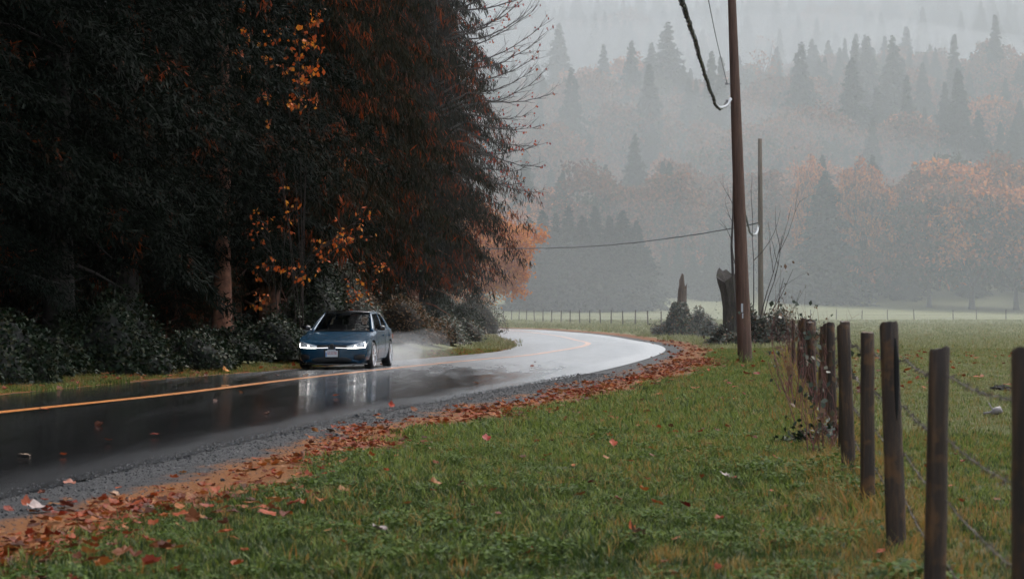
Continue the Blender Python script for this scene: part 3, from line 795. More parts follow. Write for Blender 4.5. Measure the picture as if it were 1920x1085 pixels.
def vine_maple(label, x, y, z0, centres, size, seed, mat, n_per=26, leafs=.15, name='vine_maple'):
    """thin stems from the ground to each leafy centre (metres, world)"""
    rd = random.Random(seed); t = thing(name, label, 'shrub', (x, y, z0)); o = Vector((x, y, z0)); mb = MB(); P = []
    for (cx, cyy, cz, cr) in centres:
        B = Vector((cx, cyy, cz)) - o; A = Vector((rd.uniform(-.15, .15), rd.uniform(-.15, .15), -.1)); m_ = Vector((A.x * .5 + B.x * .25, B.y * .3, B.z * .75))
        pts = [A * (1 - s) ** 2 + m_ * 2 * s * (1 - s) + B * s * s for s in [k / 9 for k in range(10)]]
        mb.tube(pts, [.016 * (1 - .7 * k / 9) for k in range(10)], 5, cap=False); tips = []
        for k in (6, 7, 8, 9):
            grow(mb, pts[k], (pts[k] - pts[k - 1]) + Vector((rd.uniform(-.3, .3), rd.uniform(-.3, .3), 0)), cr * 1.1, .012, 1, rd, tips, .02, .4, (2, 4), 4, 4, .6)
        tp = [p for p, _ in tips] or [B]
        for k in range(n_per):
            p = tp[k % len(tp)]; P.append((p.x + rd.gauss(0, cr * .12), p.y + rd.gauss(0, cr * .2), p.z + rd.gauss(0, cr * .10)))
    mb.build('stem', M['twig'], t); mesh_obj('foliage', leaf_cloud(P, mat, leafs, seed, .8, 'foliage', .05, 2), t); return t
def cl(p, y, d, r): return (px(p, d), d, HC + (HY - y) * d / FP, r)
vine_maple('vine maple holding bright yellow and orange leaves high in the dark wood', px(540, 57), 60.5, .4,
           [cl(465, 52, 55, .5), cl(520, 72, 55, .55), cl(560, 85, 55, .5), cl(590, 65, 56, .4), cl(600, 15, 56, .4), cl(455, 115, 56, .3)], 1, 21, M['maple_near'], 26, .145)
vine_maple('vine maple with scattered orange leaves left of and above the car', px(500, 58), 60, .4,
           [cl(500, 420, 57, .6), cl(545, 395, 57, .6), cl(600, 460, 58, .6), cl(655, 455, 58, .5), cl(560, 520, 57, .6), cl(500, 500, 57, .5), cl(680, 410, 59, .4), cl(480, 560, 57, .35)], 1, 22, M['maple_near'], 15, .125)
vine_maple('golden leaf clump standing in for an orange tree seen through a gap in the cedars', px(636, 76), 78, .5, [cl(636, 322, 75, .5), cl(633, 300, 75, .3)], 1, 23, M['maple_near'], 45, .15, 'gap_leaves')  # made-up clump, stands for an orange tree seen through a gap
vine_maple('reddish vine maple drooping over the bramble bank behind the car', px(660, 66), 70, .5, [cl(690, 545, 68, .5), cl(640, 560, 67, .5), cl(700, 500, 70, .5)], 1, 24, M['maple_near'], 14, .13)

# --- leafy mounds: ivy and bramble banks
def mound(name, label, x, y, rx, ry, h, mat, seed, nleaf, leaf, core='core', cat='bush', canes=10, cane_mat='twig', group=None):
    r = np.random.default_rng(seed); t = thing(name, label, cat, (x, y, gz(x, y) - .05), 0, group)
    def surf(q):
        w = 1 + .20 * np.sin(q[:, 0] * 4 + seed) + .16 * np.sin(q[:, 1] * 5 + seed * 2) + .12 * np.sin(q[:, 0] * 9 + q[:, 2] * 7 + seed)
        return q * np.array([rx, ry, h]) * w[:, None]
    # inner mass of stems
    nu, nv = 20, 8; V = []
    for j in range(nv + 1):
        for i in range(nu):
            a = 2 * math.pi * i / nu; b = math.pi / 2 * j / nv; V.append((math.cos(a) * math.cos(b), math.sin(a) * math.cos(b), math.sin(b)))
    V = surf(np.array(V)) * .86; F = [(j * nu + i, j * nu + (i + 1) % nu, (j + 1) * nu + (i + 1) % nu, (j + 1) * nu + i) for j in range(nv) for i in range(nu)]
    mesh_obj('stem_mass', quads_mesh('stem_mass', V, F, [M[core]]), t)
    q = unit(r.normal(0, 1, (nleaf, 3))); q[:, 2] = np.abs(q[:, 2]); P = surf(q) * r.uniform(.84, 1.06, (nleaf, 1))
    D = q * .5 + r.normal(0, .6, (nleaf, 3)) + np.array([0, 0, -.35]); N = q * np.array([.7, .7, 1]) + np.array([0, 0, .3]) + r.normal(0, .42, (nleaf, 3))
    V, F = cards(P, D, N, r.uniform(.6, 1.3, nleaf) * leaf, r.uniform(.55, .95, nleaf) * leaf, .42, .06)
    mesh_obj('foliage', quads_mesh('foliage', V, F, [M[mat]]), t)
    if canes:
        rd = random.Random(seed); mb = MB(); tips = []
        for k in range(canes):
            a = rd.uniform(0, 6.28); b = rd.uniform(.3, 1.2); q1 = np.array([[math.cos(a) * math.cos(b), math.sin(a) * math.cos(b), math.sin(b)]]); p = surf(q1)[0] * .8
            grow(mb, p, (q1[0][0] * .6, q1[0][1] * .6, .7), rd.uniform(.3, .8) * h, .008, 1, rd, tips, -.15, .35, (1, 2), 5, 4)
        mb.build('cane', M[cane_mat], t)
        mesh_obj('cane_leaf', leaf_cloud([tuple(p) for p, _ in tips], M[mat], leaf, seed, .6, 'cane_leaf', .05, 2), t)
    return t
for p, d, rx, ry, h, nl, nm, mt, lab in [
    (0, 40, 1.25, 1.4, .95, 5000, 'ivy_mound', 'ivy', 'glossy ivy mound cut off by the left edge of the picture'),
    (75, 43.5, 1.1, 1.2, .62, 3600, 'ivy_mound', 'ivy', 'low spill of ivy beside the tall ivy hump at far left'),
    (175, 47, 1.45, 1.6, 1.35, 7500, 'ivy_mound', 'ivy', 'tall dark ivy hump left of the bare reddish trunk'),
    (235, 46, .9, 1.0, .7, 3000, 'ivy_mound', 'ivy', 'ivy spilling down to the grass right of the tall hump'),
    (325, 50, 1.25, 1.2, .78, 4600, 'bramble_bush', 'ivy', 'low dark bramble patch in front of the bare reddish trunk'),
    (405, 54, 1.0, 1.0, .62, 3000, 'bramble_bush', 'ivy', 'small dark bramble at the foot of the bare reddish trunk'),
    (482, 57, 1.1, 1.1, 1.05, 4600, 'ivy_mound', 'ivy', 'ivy mound just left of the car with pale wet leaves'),
    (538, 57.5, .8, .8, .8, 2600, 'ivy_mound', 'ivy', 'pale wet ivy clump touching the left side of the car in view'),
    (590, 66, 1.3, 1.3, 1.9, 5000, 'ivy_mound', 'ivy', 'dark leafy bank behind the car bonnet'),
    (655, 70, 1.35, 1.4, 2.15, 6000, 'bramble_bush', 'bramble_pale', 'tall bramble bank showing above the rear of the car'),
    (720, 74, 1.3, 1.3, 1.5, 5000, 'bramble_bush', 'dry', 'brownish dry bramble slope behind the car'),
    (775, 78, 1.25, 1.3, 1.15, 4200, 'bramble_bush', 'dry', 'dry tangled bramble halfway down the bank right of the car'),
    (822, 83, 1.1, 1.3, .9, 3600, 'bramble_bush', 'bramble_pale', 'frosty-looking bramble low on the bank at the bend'),
    (852, 92, 1.0, 1.3, .9, 2600, 'bramble_bush', 'bramble_pale', 'last bramble of the bank, at the inside of the bend'),
    (858, 128, 2.0, 2.2, 2.2, 11000, 'dark_shrub', 'bramble', 'dark shrub under the rightmost cedar, beyond the bank brambles'),
    (838, 108, 1.5, 1.6, 1.7, 8000, 'dark_shrub', 'ivy', 'dark leafy shrub between the bank brambles and the rightmost cedar')]:
    mound(nm, lab, px(p, d), d, rx, ry, h, mt, int(p) + 7, nl, .10, 'core' if mt == 'ivy' else 'core_dry', group='undergrowth along the wood')

# --- far trees
sp_m = [M['spruce'], M['spruce']]
def spr(seed, H, Rr, nb, zmin=1.0, power=.9):
    return (trunk_mesh(seed, H, H * .012, M['bark'], (), 6), conifer_crown(seed, H, Rr, nb, zmin, 'hemlock', 6, 3, 3, 0, sp_m, (.55, 1.0), (.2, .36), power))
SPR = [spr(101, 20, 4.3, 140, 1.0, 1.0), spr(102, 20, 5.4, 140, 1.5, 1.0), spr(103, 20, 3.4, 140, 2.0, 1.0), spr(104, 20, 4.8, 140, .6, .9)]
def flip(k): return (k[1], k[0])
BRO = [flip(broad_tree(201, 20, 8.5, 4.0, 170, 85, .6, M['maple_far'], M['maple_rusty'])), flip(broad_tree(202, 20, 7.0, 3.0, 150, 85, .6, M['maple_far'], M['maple_rusty'])),
       flip(broad_tree(203, 20, 8.0, 3.5, 160, 80, .6, M['maple_rusty'], M['broad_green'])), flip(broad_tree(204, 20, 6.0, 4.0, 120, 80, .6, M['maple_rusty'])),
       flip(broad_tree(205, 20, 6.5, 2.0, 140, 80, .6, M['broad_green']))]
bare_t = []
for sd in (301, 302):
    mb = MB(); tips = []; rd = random.Random(sd)
    grow(mb, (0, 0, 0), (0, 0, 1), 11, .28, 3, rd, tips, .35, .3, (5, 6), 5, 4, .6)
    me = bpy.data.meshes.new('trunk'); me.from_pydata(mb.v, [], mb.f); me.materials.append(M['bark_pale'])
    bare_t.append((me, leaf_cloud([tuple(p) for p, _ in tips if rd.random() < .5], M['maple_far'], .5, sd, .5, 'crown', .4, 4)))
def far_tree(name, kind, p, top, d, label, wid=1.0, group=None, cat='tree', rz=None, Hm=20.):
    x = px(p, d); z = gz(x, d) if d < 395 else float(base_h(x, d)); s = (HC + (HY - top) * d / FP - z) / Hm
    return put_tree(name, kind, x, d, s, (p * 1.7) % 6.28 if rz is None else rz, label, cat, group, z - .1, s * wid)

S, B = SPR, BRO
far_tree('maple_tree', (B[1][0], broad_tree(211, 20, 8.2, 2.5, 170, 95, .42, M['maple_gold'])[0]), 898, 364, 188, 'bright orange maple glowing behind the right end of the dark wood', 1.12)
g = 'plantation spruces behind the roadside fence'
for p, top, d, k, lab in [(992, 405, 296, 0, 'leftmost plantation spruce, next to the bright orange maple'), (1018, 392, 300, 3, 'second plantation spruce from the orange maple'),
        (1042, 398, 296, 2, 'plantation spruce left of centre in the grove behind the fence'), (1066, 384, 304, 0, 'pointed spruce third from the left of the grove skyline'),
        (1092, 402, 296, 3, 'broad spruce in the middle of the grove behind the fence'), (1116, 386, 302, 1, 'spruce right of the middle of the grove'),
        (1143, 402, 298, 0, 'spruce with a dip beside it, right half of the grove'), (1168, 392, 300, 3, 'tall spruce second from the right end of the grove'),
        (1194, 412, 304, 1, 'rightmost tall spruce of the grove, left of the broken snag'), (1212, 460, 312, 3, 'short dim spruce at the right foot of the grove')]:
    far_tree('spruce_tree', S[k], p, top, d, lab, 1.5, g)
g = 'faint conifers at the field edge'
for p, top, k, lab in [(1245, 470, 0, 'faint grey conifer just right of the grove'), (1272, 455, 2, 'faint grey conifer behind the thin broken snag'), (1300, 475, 3, 'faint rounded conifer between the two snags'),
        (1330, 462, 0, 'faint grey conifer left of the thick stump'), (1360, 470, 3, 'faint grey conifer behind the thick stump'), (1455, 455, 3, 'pale grey conifer right of the far pole'),
        (1488, 470, 1, 'low pale conifer left of the orange maples')]:
    far_tree('conifer_tree', S[k], p, top, 352 + (p % 7), lab, 1.5, g)
g = 'maples along the far edge of the field'
for p, top, d, k, w, lab in [(1528, 300, 362, 1, .48, 'orange maple top peeping left of the grey-green tree at the field edge'), (1624, 304, 354, 1, .66, 'orange maple left of the gap at the far field edge'),
        (1742, 312, 352, 2, .95, 'rusty maple just right of the gap at the far field edge'), (1822, 284, 350, 0, 1.0, 'broadest orange maple, tallest of the right-hand pair at the field edge'),
        (1905, 290, 352, 2, .95, 'rusty maple cut by the right edge of the picture'), (1985, 300, 350, 0, 1.0, 'orange maple beyond the right edge of the picture, only its side showing')]:
    far_tree('maple_tree', B[k], p, top, d, lab, w, g)
far_tree('grey_green_tree', S[3], 1547, 318, 352, 'dense grey-green conical tree between the orange maples at the field edge', 1.5)
far_tree('grey_green_tree', S[3], 1690, 372, 372, 'dim conifer in the dark gap between the two groups of field-edge maples', 1.3)
far_tree('grey_green_tree', B[4], 1760, 280, 378, 'dull green rounded tree top behind the rusty maple', .8)
g = 'conifers standing out on the misty hillside'
for p, top, d, k, w, lab in [(1048, 42, 640, 0, 1.3, 'tall misty fir high on the hill beside the bare twigs'), (1008, 120, 600, 3, 1.3, 'blurred fir behind the bare twigs'), (1132, 82, 600, 2, 1.2, 'slim pointed fir between orange trees on the hill'),
        (1252, 40, 560, 1, 1.35, 'big broad dark fir left of the power cable'), (1222, 78, 572, 0, 1.2, 'fir shoulder leaning on the big broad fir'), (1606, 62, 640, 2, 1.4, 'leftmost of the four dark firs on the right ridge'),
        (1638, 88, 650, 0, 1.2, 'shorter second fir of the four on the right ridge'), (1660, 66, 650, 2, 1.3, 'third fir of the four on the right ridge'), (1700, 48, 640, 2, 1.5, 'tallest and rightmost of the four firs on the right ridge'),
        (1788, 156, 560, 3, 1.3, 'dark fir above the orange maples at right'), (1857, 114, 600, 0, 1.3, 'left one of two dark firs at the right edge'), (1886, 118, 612, 2, 1.3, 'right one of two dark firs at the right edge')]:
    far_tree('fir_tree', S[k], p, top, d, lab, w, g)
g = 'autumn trees on the hillside'
for p, top, d, k, w, lab in [(1100, 118, 625, 0, .8, 'dim orange tree just left of the slim pointed fir'), (1178, 102, 615, 1, .9, 'pinkish orange tree between the slim fir and the broad fir'), (1080, 205, 560, 1, .6, 'small orange tree low left of the slim fir'),
        (1192, 198, 505, 2, .9, 'rusty tree halfway up the hill below the broad fir'), (1247, 292, 430, 1, .55, 'narrow orange tree low on the hill left of the pole'), (1312, 298, 436, 0, .7, 'wider orange tree low on the hill beside the pole'),
        (1322, 150, 570, 0, .7, 'pale orange tree just left of the pole high on the hill'), (1455, 152, 560, 1, .8, 'orange tree right of the pole on the ridge'), (1540, 150, 590, 3, 1.0, 'brownish tree left of the four dark firs'),
        (1655, 160, 560, 3, 1.0, 'dim brown tree below the four dark firs'), (1722, 150, 575, 2, .8, 'brown tree right of the tallest ridge fir'), (1828, 182, 548, 0, .45, 'brightest small orange crown below the two right firs'),
        (1795, 230, 520, 1, .6, 'orange tree above the gap between the field-edge maples'), (1890, 205, 540, 3, .9, 'brown tree under the two right firs')]:
    far_tree('autumn_tree', B[k], p, top, d, lab, w, g)
far_tree('bare_tree', bare_t[0], 1425, 108, 560, 'bare-limbed pale tree just right of the pole on the ridge', .9)
far_tree('bare_tree', bare_t[1], 1450, 118, 575, 'second bare-limbed tree right of the pole, with a few orange leaves', .9)

# the rest of the misty wood, too dim to pick apart
hk = []
for k, (tr, cr) in enumerate([S[0], S[1], S[2], S[3], B[0], B[2], B[3], B[4]]): hk.append(src('hill_kind.%03d' % k, cr))
n = 13000; d = np.sqrt(rng.uniform(372 ** 2, 1500 ** 2, n)); x = rng.uniform(-.34, .40, n) * d
dens = np.where(d < 700, 1.0, .45); keep = rng.uniform(0, 1, n) < dens; x, d = x[keep], d[keep]; n = len(x)
xe = np.concatenate([rng.uniform(-150, 150, 90)]); de = 366 + rng.uniform(0, 16, 90); x = np.concatenate([x, xe]); d = np.concatenate([d, de]); n = len(x)
patch = vnoise(x * .03, d * .03, 3)
u = rng.uniform(0, 1, n); idx = np.where(u < .50 - .25 * patch, rng.integers(0, 4, n), np.where(u < .86, rng.integers(5, 7, n), np.where(u < .93, 4, 7)))
idx = np.where(d > 720, np.where(u < .9, rng.integers(0, 4, n), 5), idx)
s = np.clip(np.exp(rng.normal(-.2, .28, n)), .4, 1.3) * np.where(idx < 4, 1.35, 1.05) * np.where(d < 420, .8, 1) * np.where((d > 560) & (d < 740), .7, 1)
z = base_h(x, d) - .3
scatter('hillside_wood', np.stack([x, d, z], 1), np.stack([np.zeros(n), np.zeros(n), rng.uniform(0, 6.28, n)], 1), s, idx, hk, 'misty mixed wood of conifers and autumn trees covering the hill', 'wood')
# ------------------------------------------------------------------ fences
def wood_mat(name, c0, c1, c2, stretch=(14, 14, 1.2), rough=.6, moss=None):
    m, nt, b = new_mat(name); N = nt.nodes.new; Lk = nt.links.new
    tc = N('ShaderNodeTexCoord'); oi = N('ShaderNodeObjectInfo'); mp = N('ShaderNodeMapping'); mp.inputs['Scale'].default_value = stretch
    va = N('ShaderNodeVectorMath'); va.operation = 'ADD'; Lk(tc.outputs['Object'], va.inputs[0]); Lk(oi.outputs['Location'], va.inputs[1])
    Lk(va.outputs[0], mp.inputs['Vector'])
    n = N('ShaderNodeTexNoise'); n.inputs['Scale'].default_value = 2.2; n.inputs['Detail'].default_value = 8; n.inputs['Roughness'].default_value = .7; Lk(mp.outputs[0], n.inputs['Vector'])
    col = ramp(nt, n.outputs['Fac'], [(.3, c0), (.52, c1), (.72, c2)])
    if moss:
        n2 = N('ShaderNodeTexNoise'); n2.inputs['Scale'].default_value = 9; n2.inputs['Detail'].default_value = 5; Lk(va.outputs[0], n2.inputs['Vector'])
        mk = ramp(nt, n2.outputs['Fac'], [(.54, (0, 0, 0)), (.66, (.7, .7, .7))]); mx = N('ShaderNodeMix'); mx.data_type = 'RGBA'
        Lk(mk, mx.inputs[0]); Lk(col, mx.inputs[6]); mx.inputs[7].default_value = (*moss, 1); col = mx.outputs[2]
    Lk(col, b.inputs['Base Color']); b.inputs['Roughness'].default_value = rough
    bp = N('ShaderNodeBump'); bp.inputs['Distance'].default_value = .02; bp.inputs['Strength'].default_value = 1.0; Lk(n.outputs['Fac'], bp.inputs['Height']); Lk(bp.outputs[0], b.inputs['Normal'])
    return m
M['post'] = wood_mat('wet_post_wood', (.010, .006, .004), (.042, .022, .010), (.115, .056, .022), moss=(.14, .06, .014))
M['pole'] = wood_mat('pole_wood', (.05, .026, .018), (.12, .063, .042), (.18, .10, .07), (10, 10, .5), .75)
M['pole_grey'] = wood_mat('grey_pole_wood', (.09, .065, .045), (.16, .12, .085), (.22, .17, .12), (10, 10, .6), .8)
M['wire'] = plain('rusty_wire', (.09, .07, .06), .5, .6, var=.4, scale=20)
M['hole'] = plain('dark_hollow', (.006, .005, .004), .9)
M['farpost'] = plain('far_post_wood', (.06, .045, .035), .8, var=.3)

def post_mesh(seed, h, r0):
    rd = random.Random(seed); n = 12; b = MB(); V = []; zs = [-.3, 0, .25, .5, .75, .95, h - .012, h]
    ph = rd.uniform(0, 6)
    for j, z in enumerate(zs):
        rr = r0 * (1.06 - .10 * max(z, 0) / h) * (.9 if j == len(zs) - 1 else 1)
        for k in range(n):
            a = 2 * math.pi * k / n; q = rr * (1 + .05 * math.sin(2 * a + ph) + .03 * math.sin(5 * a + ph + z * 2) + rd.uniform(-.035, .035))
            V.append((q * math.cos(a), q * math.sin(a), z + (.007 * math.cos(a + ph) + rd.uniform(-.005, .005) if j >= len(zs) - 2 else 0)))
    F = [(j * n + k, j * n + (k + 1) % n, (j + 1) * n + (k + 1) % n, (j + 1) * n + k) for j in range(len(zs) - 1) for k in range(n)]
    c = len(V); V.append((0, 0, h - .012)); F += [((len(zs) - 1) * n + k, (len(zs) - 1) * n + (k + 1) % n, c) for k in range(n)]
    me = bpy.data.meshes.new('post'); me.from_pydata(V, [], F); me.materials.append(M['post'])
    me.polygons.foreach_set('use_smooth', [True] * len(F)); me.set_sharp_from_angle(angle=R(40)); me.update(); return me

rd = random.Random(3)
PM = [post_mesh(k, h, r) for k, (h, r) in enumerate([(1.16, .047), (1.15, .044), (1.17, .049), (1.14, .043), (1.16, .051)])]
fo = thing('barbed_wire_fence', 'old round-post barbed wire fence running beside the verge at right', 'fence', (fence_x(5.7), 5.7, 0))
fx, fy = fence_x(5.7), 5.7; tops = []
for i, d in enumerate(FENCE_D):
    x = fence_x(d) + (rd.uniform(-.04, .04) if i else .045); z = gz(x, d)
    me = post_mesh(90, 1.17, .047) if i == 2 else PM[i % 5]
    o = mesh_obj('post', me, fo, (x - fx, d - fy, z)); o.rotation_euler = (rd.uniform(-.03, .03), [.01, .02, -.028, .0, -.04, .01][i] if i < 6 else rd.uniform(-.04, .04), rd.uniform(0, 6.28))
    s = 1 + rd.uniform(-.02, .04); o.scale = (s, s, s)
    if i == 2:
        o['label'] = 'third nearest post, with a long dark hollow split down its top'; o.rotation_euler.z = 0
        m_ = MB(); m_.tube([(.022, -.030, 1.09), (.025, -.033, .98), (.022, -.034, .86), (.018, -.035, .74), (.016, -.036, .66)], [.008, .016, .017, .013, .004], 7)
        m_.build('hollow', M['hole'], o)
    tops.append((x - fx + .052, d - fy, z))
tops.insert(0, (fence_x(2.6) - fx + .06, 2.6 - fy, gz(fence_x(2.6), 2.6)))
for hgt in (1.02, .77, .52, .27):
    b = MB(); pts = []
    for (p, q) in zip(tops[:-1], tops[1:]):
        for k in range(6):
            s = k / 6; pts.append((p[0] * (1 - s) + q[0] * s, p[1] * (1 - s) + q[1] * s, p[2] * (1 - s) + q[2] * s + hgt - .03 * 4 * s * (1 - s) + rd.uniform(-.004, .004)))
    b.tube(pts, .0024, 5)
    for p, q in zip(pts[:70], pts[1:71]):
        for k in range(4):
            s = (k + rd.random()) / 4; c_ = Vector(p) * (1 - s) + Vector(q) * s
            for a in (rd.uniform(0, 3), rd.uniform(3, 6)):
                v = Vector((math.cos(a), .3, math.sin(a))) * .016; b.tube([c_ - v, c_ + v], .002, 3)
    b.build('wire', M['wire'], fo)

def wire_fence(name, label, posts, h, mat, rad, wires):
    x0, y0 = posts[0]; z0 = gz(x0, y0); f = thing(name, label, 'fence', (x0, y0, z0)); rr = random.Random(len(posts)); pm = []
    for k in range(3):
        b = MB(); b.tube([(0, 0, -.2), (0, 0, .5), (.01, 0, h + .05 * k)], [rad * 1.1, rad, rad * .9], 7, wob=.1, rnd=rr)
        me = bpy.data.meshes.new('post'); me.from_pydata(b.v, [], b.f); me.materials.append(mat); pm.append(me)
    P = []
    for i, (x, y) in enumerate(posts):
        z = gz(x, y); o = mesh_obj('post', pm[i % 3], f, (x - x0, y - y0, z - z0)); o.rotation_euler = (rr.uniform(-.05, .05), rr.uniform(-.05, .05), 0); P.append(Vector((x - x0, y - y0, z - z0)))
    for w in wires:
        b = MB(); b.tube([p + Vector((0, -rad, w)) for p in P], .008, 4); b.build('wire', M['wire'], f)
mid = [919, 931, 944, 959, 973, 987, 1002, 1018, 1034, 1052, 1069, 1087, 1106, 1126, 1146, 1168, 1191, 1215, 1240]
mp_ = []
for i, p in enumerate(mid[::-1]):
    d = 1 / np.interp(i, [0, 18], [1 / 176., 1 / 285.]); mp_.append((px(p, d), d))
wire_fence('field_fence', 'thin post fence beyond the bend in front of the spruces', mp_, 1.25, M['farpost'], .06, (.35, .7, 1.1))
wire_fence('field_fence', 'distant thin post fence crossing the pale field at right', [(px(p, d), d) for p, d in
           [(1468, 262), (1520, 264), (1568, 265), (1616, 266), (1664, 267), (1714, 268), (1787, 270), (1831, 271), (1886, 272), (1945, 274)]], 1.25, M['farpost'], .065, (.3, .65, 1.05))

# ------------------------------------------------------------------ poles and cables
def P3(p, y, d): return Vector((px(p, d), d, HC + (HY - y) * d / FP))
p1x, p1y = px(1397, 55.), 55.; z1 = gz(p1x, p1y)
po = thing('utility_pole', 'tall leaning brown wooden utility pole standing in the verge', 'pole', (p1x, p1y, z1))
b = MB(); hs_ = [-.4, 0, 1, 2.5, 4.2, 6, 7.8, 9.4, 11.2]; b.tube([(-.035 * h, 0, h) for h in hs_], [.195, .188, .182, .170, .156, .140, .122, .106, .094], 14, wob=.012, rnd=random.Random(1)); b.build('shaft', M['pole'], po, True)
M['white'] = plain('white_plastic', (.5, .51, .52), .5)
M['steel'] = plain('galvanised_steel', (.35, .35, .36), .45, .8)
M['cable'] = plain('black_cable', (.012, .014, .014), .5, bump=.3)
def onpole(y): h = HC + (HY - y) * 55. / FP - z1; return h, -.035 * h
h, ox = onpole(577); b = MB()
b.box((ox - .045, -.178, h), (.05, .012, .22), 0); b.box((ox - .03, -.180, h - .2), (.03, .012, .13), 0); b.build('white_marker', M['white'], po)
for yy in (157, 189):
    h, ox = onpole(yy); b = MB(); b.tube([(ox - .26, -.02, h), (ox + .16, -.02, h)], .018, 6); b.tube([(ox - .22, -.02, h - .03), (ox - .22, -.02, h + .03)], .035, 8); b.build('bracket', M['steel'], po)
p2x, p2y = px(1427, 118.), 118.; z2 = gz(p2x, p2y)
p2 = thing('utility_pole', 'thinner grey-brown utility pole further off behind the brambles', 'pole', (p2x, p2y, z2))
ht = HC + (HY - 260) * 118 / FP - z2
b = MB(); b.tube([(0, 0, -.4), (-.02, 0, ht * .33), (-.03, 0, ht * .66), (-.05, 0, ht)], [.16, .148, .132, .112], 12, wob=.012, rnd=random.Random(2)); b.build('shaft', M['pole_grey'], p2, True)
b = MB(); h = HC + (HY - 430) * 118 / FP - z2; b.tube([(-.35, -.05, h), (.1, -.05, h)], .03, 6); b.build('bracket', M['steel'], p2)

def cable(name, label, pts, rad, mat, wig=0.0, sub=8, extra=None, seed=1, sides=7):
    Q = spline([(p.x, p.y, p.z) for p in pts], len(pts) * sub); rr = random.Random(seed); o0 = Vector(Q[0])
    c_ = tag(thing(name, label, 'cable', o0), label, 'cable'); b = MB()
    L = [Vector(q) + Vector((rr.uniform(-wig, wig), 0, rr.uniform(-wig, wig))) - o0 for q in Q]
    b.tube(L, [rad * rr.uniform(.85, 1.15) for _ in L] if wig else rad, sides); b.build('strand', mat, c_, True)
    if extra: extra(c_, o0, L)
    return c_
def ties(c_, o0, L):
    b = MB()      # spiral lashing wire
    pts = []
    for k in range(len(L) - 1):
        for s in range(6):
            a = (k * 6 + s) * 1.1; p = L[k].lerp(L[k + 1], s / 6); pts.append(p + Vector((math.cos(a), 0, math.sin(a))) * .045)
    b.tube(pts, .009, 4); b.build('lashing', M['cable'], c_)
    g = MB(); Q = spline([tuple(P3(*q) - o0) for q in [(1370, 187, 54.7), (1364, 198, 54.5), (1353, 203.5, 54.2), (1343, 199, 53.6), (1339, 190, 52.6)]], 24)
    g.tube([Vector(q) + Vector((0, -.04, .022)) for q in Q], .042, 8); g.build('white_guard', M['white'], c_, True)
cable('overhead_cable', 'thick wavy black cable sweeping down to the near pole', [P3(1371, 186, 54.7), P3(1364, 198, 54.5), P3(1353, 204, 54.2), P3(1344, 198, 53.5), P3(1336, 179, 51.5), P3(1325, 150, 48), P3(1312, 108, 44),
      P3(1301, 70, 39.5), P3(1290, 34, 36), P3(1278, 0, 32), P3(1266, -46, 28), Vector((.9, 16, 4.9)), Vector((-.6, 0, 4.8)), Vector((-2.5, -22, 6.2))], .032, M['cable'], .014, 7, ties, 4)
cable('overhead_wire', 'thin dark wire rising left from the near pole bracket', [P3(1364, 157, 54.6), P3(1357, 128, 52), P3(1345, 78, 47), P3(1334, 25, 42), P3(1324, -30, 37), Vector((1.2, 10, 6.5)), Vector((-2, -22, 7.5))], .008, M['cable'])
def guard2(c_, o0, L):
    g = MB(); Q = spline([tuple(P3(*q) - o0) for q in [(1422, 424, 117.8), (1420, 434, 116.5), (1414, 440, 114), (1409, 436, 111)]], 20)
    g.tube([Vector(q) + Vector((0, -.05, 0)) for q in Q], .055, 8); g.build('white_guard', M['white'], c_, True)
cable('overhead_cable', 'black cable sagging between the near pole and the far pole', [P3(1380, 196, 55.4), P3(1386, 300, 62), P3(1394, 380, 70), P3(1401, 415, 80), P3(1404, 428, 92), P3(1408, 438, 106), P3(1414, 441, 113), P3(1420, 434, 116.5), P3(1423, 422, 117.8)], .034, M['cable'], .01, 8, guard2, 6)
cable('overhead_cable', 'dark cable crossing low over the bend from the far pole to the wood', [P3(1424, 418, 118), P3(1365, 429.5, 122), P3(1250, 447.5, 130), P3(1130, 460.5, 140), P3(1000, 465.5, 152), P3(940, 466, 158), P3(860, 464, 168), P3(780, 458, 180)], .036, M['cable'], .012, 8, None, 8)

# ------------------------------------------------------------------ stumps, brambles and saplings by the poles
def snag(name, label, x, y, rings, mat, jag, seed, parts=()):
    rd = random.Random(seed); t = thing(name, label, 'stump', (x, y, gz(x, y))); n = 16; V = []
    for j, (cx, z, rx, ry) in enumerate(rings):
        for k in range(n):
            a = 2 * math.pi * k / n; q = 1 + .10 * math.sin(3 * a + seed) + .06 * math.sin(7 * a + z) + rd.uniform(-.05, .05); last = j == len(rings) - 1
            V.append((cx + rx * q * math.cos(a), ry * q * math.sin(a), z + (jag[k % len(jag)] if last else 0)))
    F = [(j * n + k, j * n + (k + 1) % n, (j + 1) * n + (k + 1) % n, (j + 1) * n + k) for j in range(len(rings) - 1) for k in range(n)]
    c_ = len(V); cx, z, _, _ = rings[-1]; V.append((cx, 0, z - .25)); F += [((len(rings) - 1) * n + k, (len(rings) - 1) * n + (k + 1) % n, c_) for k in range(n)]
    b = MB(); b.add(V, F); b.build('trunk', mat, t); return t
M['stump'] = wood_mat('dark_stump_wood', (.02, .015, .012), (.055, .042, .034), (.10, .08, .062), (6, 6, 1.2), .8, (.05, .055, .02))
M['snag'] = wood_mat('broken_snag_wood', (.06, .035, .024), (.13, .08, .055), (.2, .13, .09), (6, 6, .9), .8)
sx = px(1376, 90); st = snag('tree_stump', 'thick dark broken stump behind the near pole, its top leaning left', sx, 90, [(0, -.3, .58, .52), (0, .2, .5, .48), (-.05, .9, .41, .40), (-.10, 1.6, .37, .37), (-.17, 2.2, .38, .38), (-.25, 2.65, .43, .40), (-.28, 2.85, .45, .40)],
     M['stump'], (.05, .0, .1, .22, .38, .30, .45, .32, .1, .0, -.1, -.18, -.05, .08, .15, .12), 4)
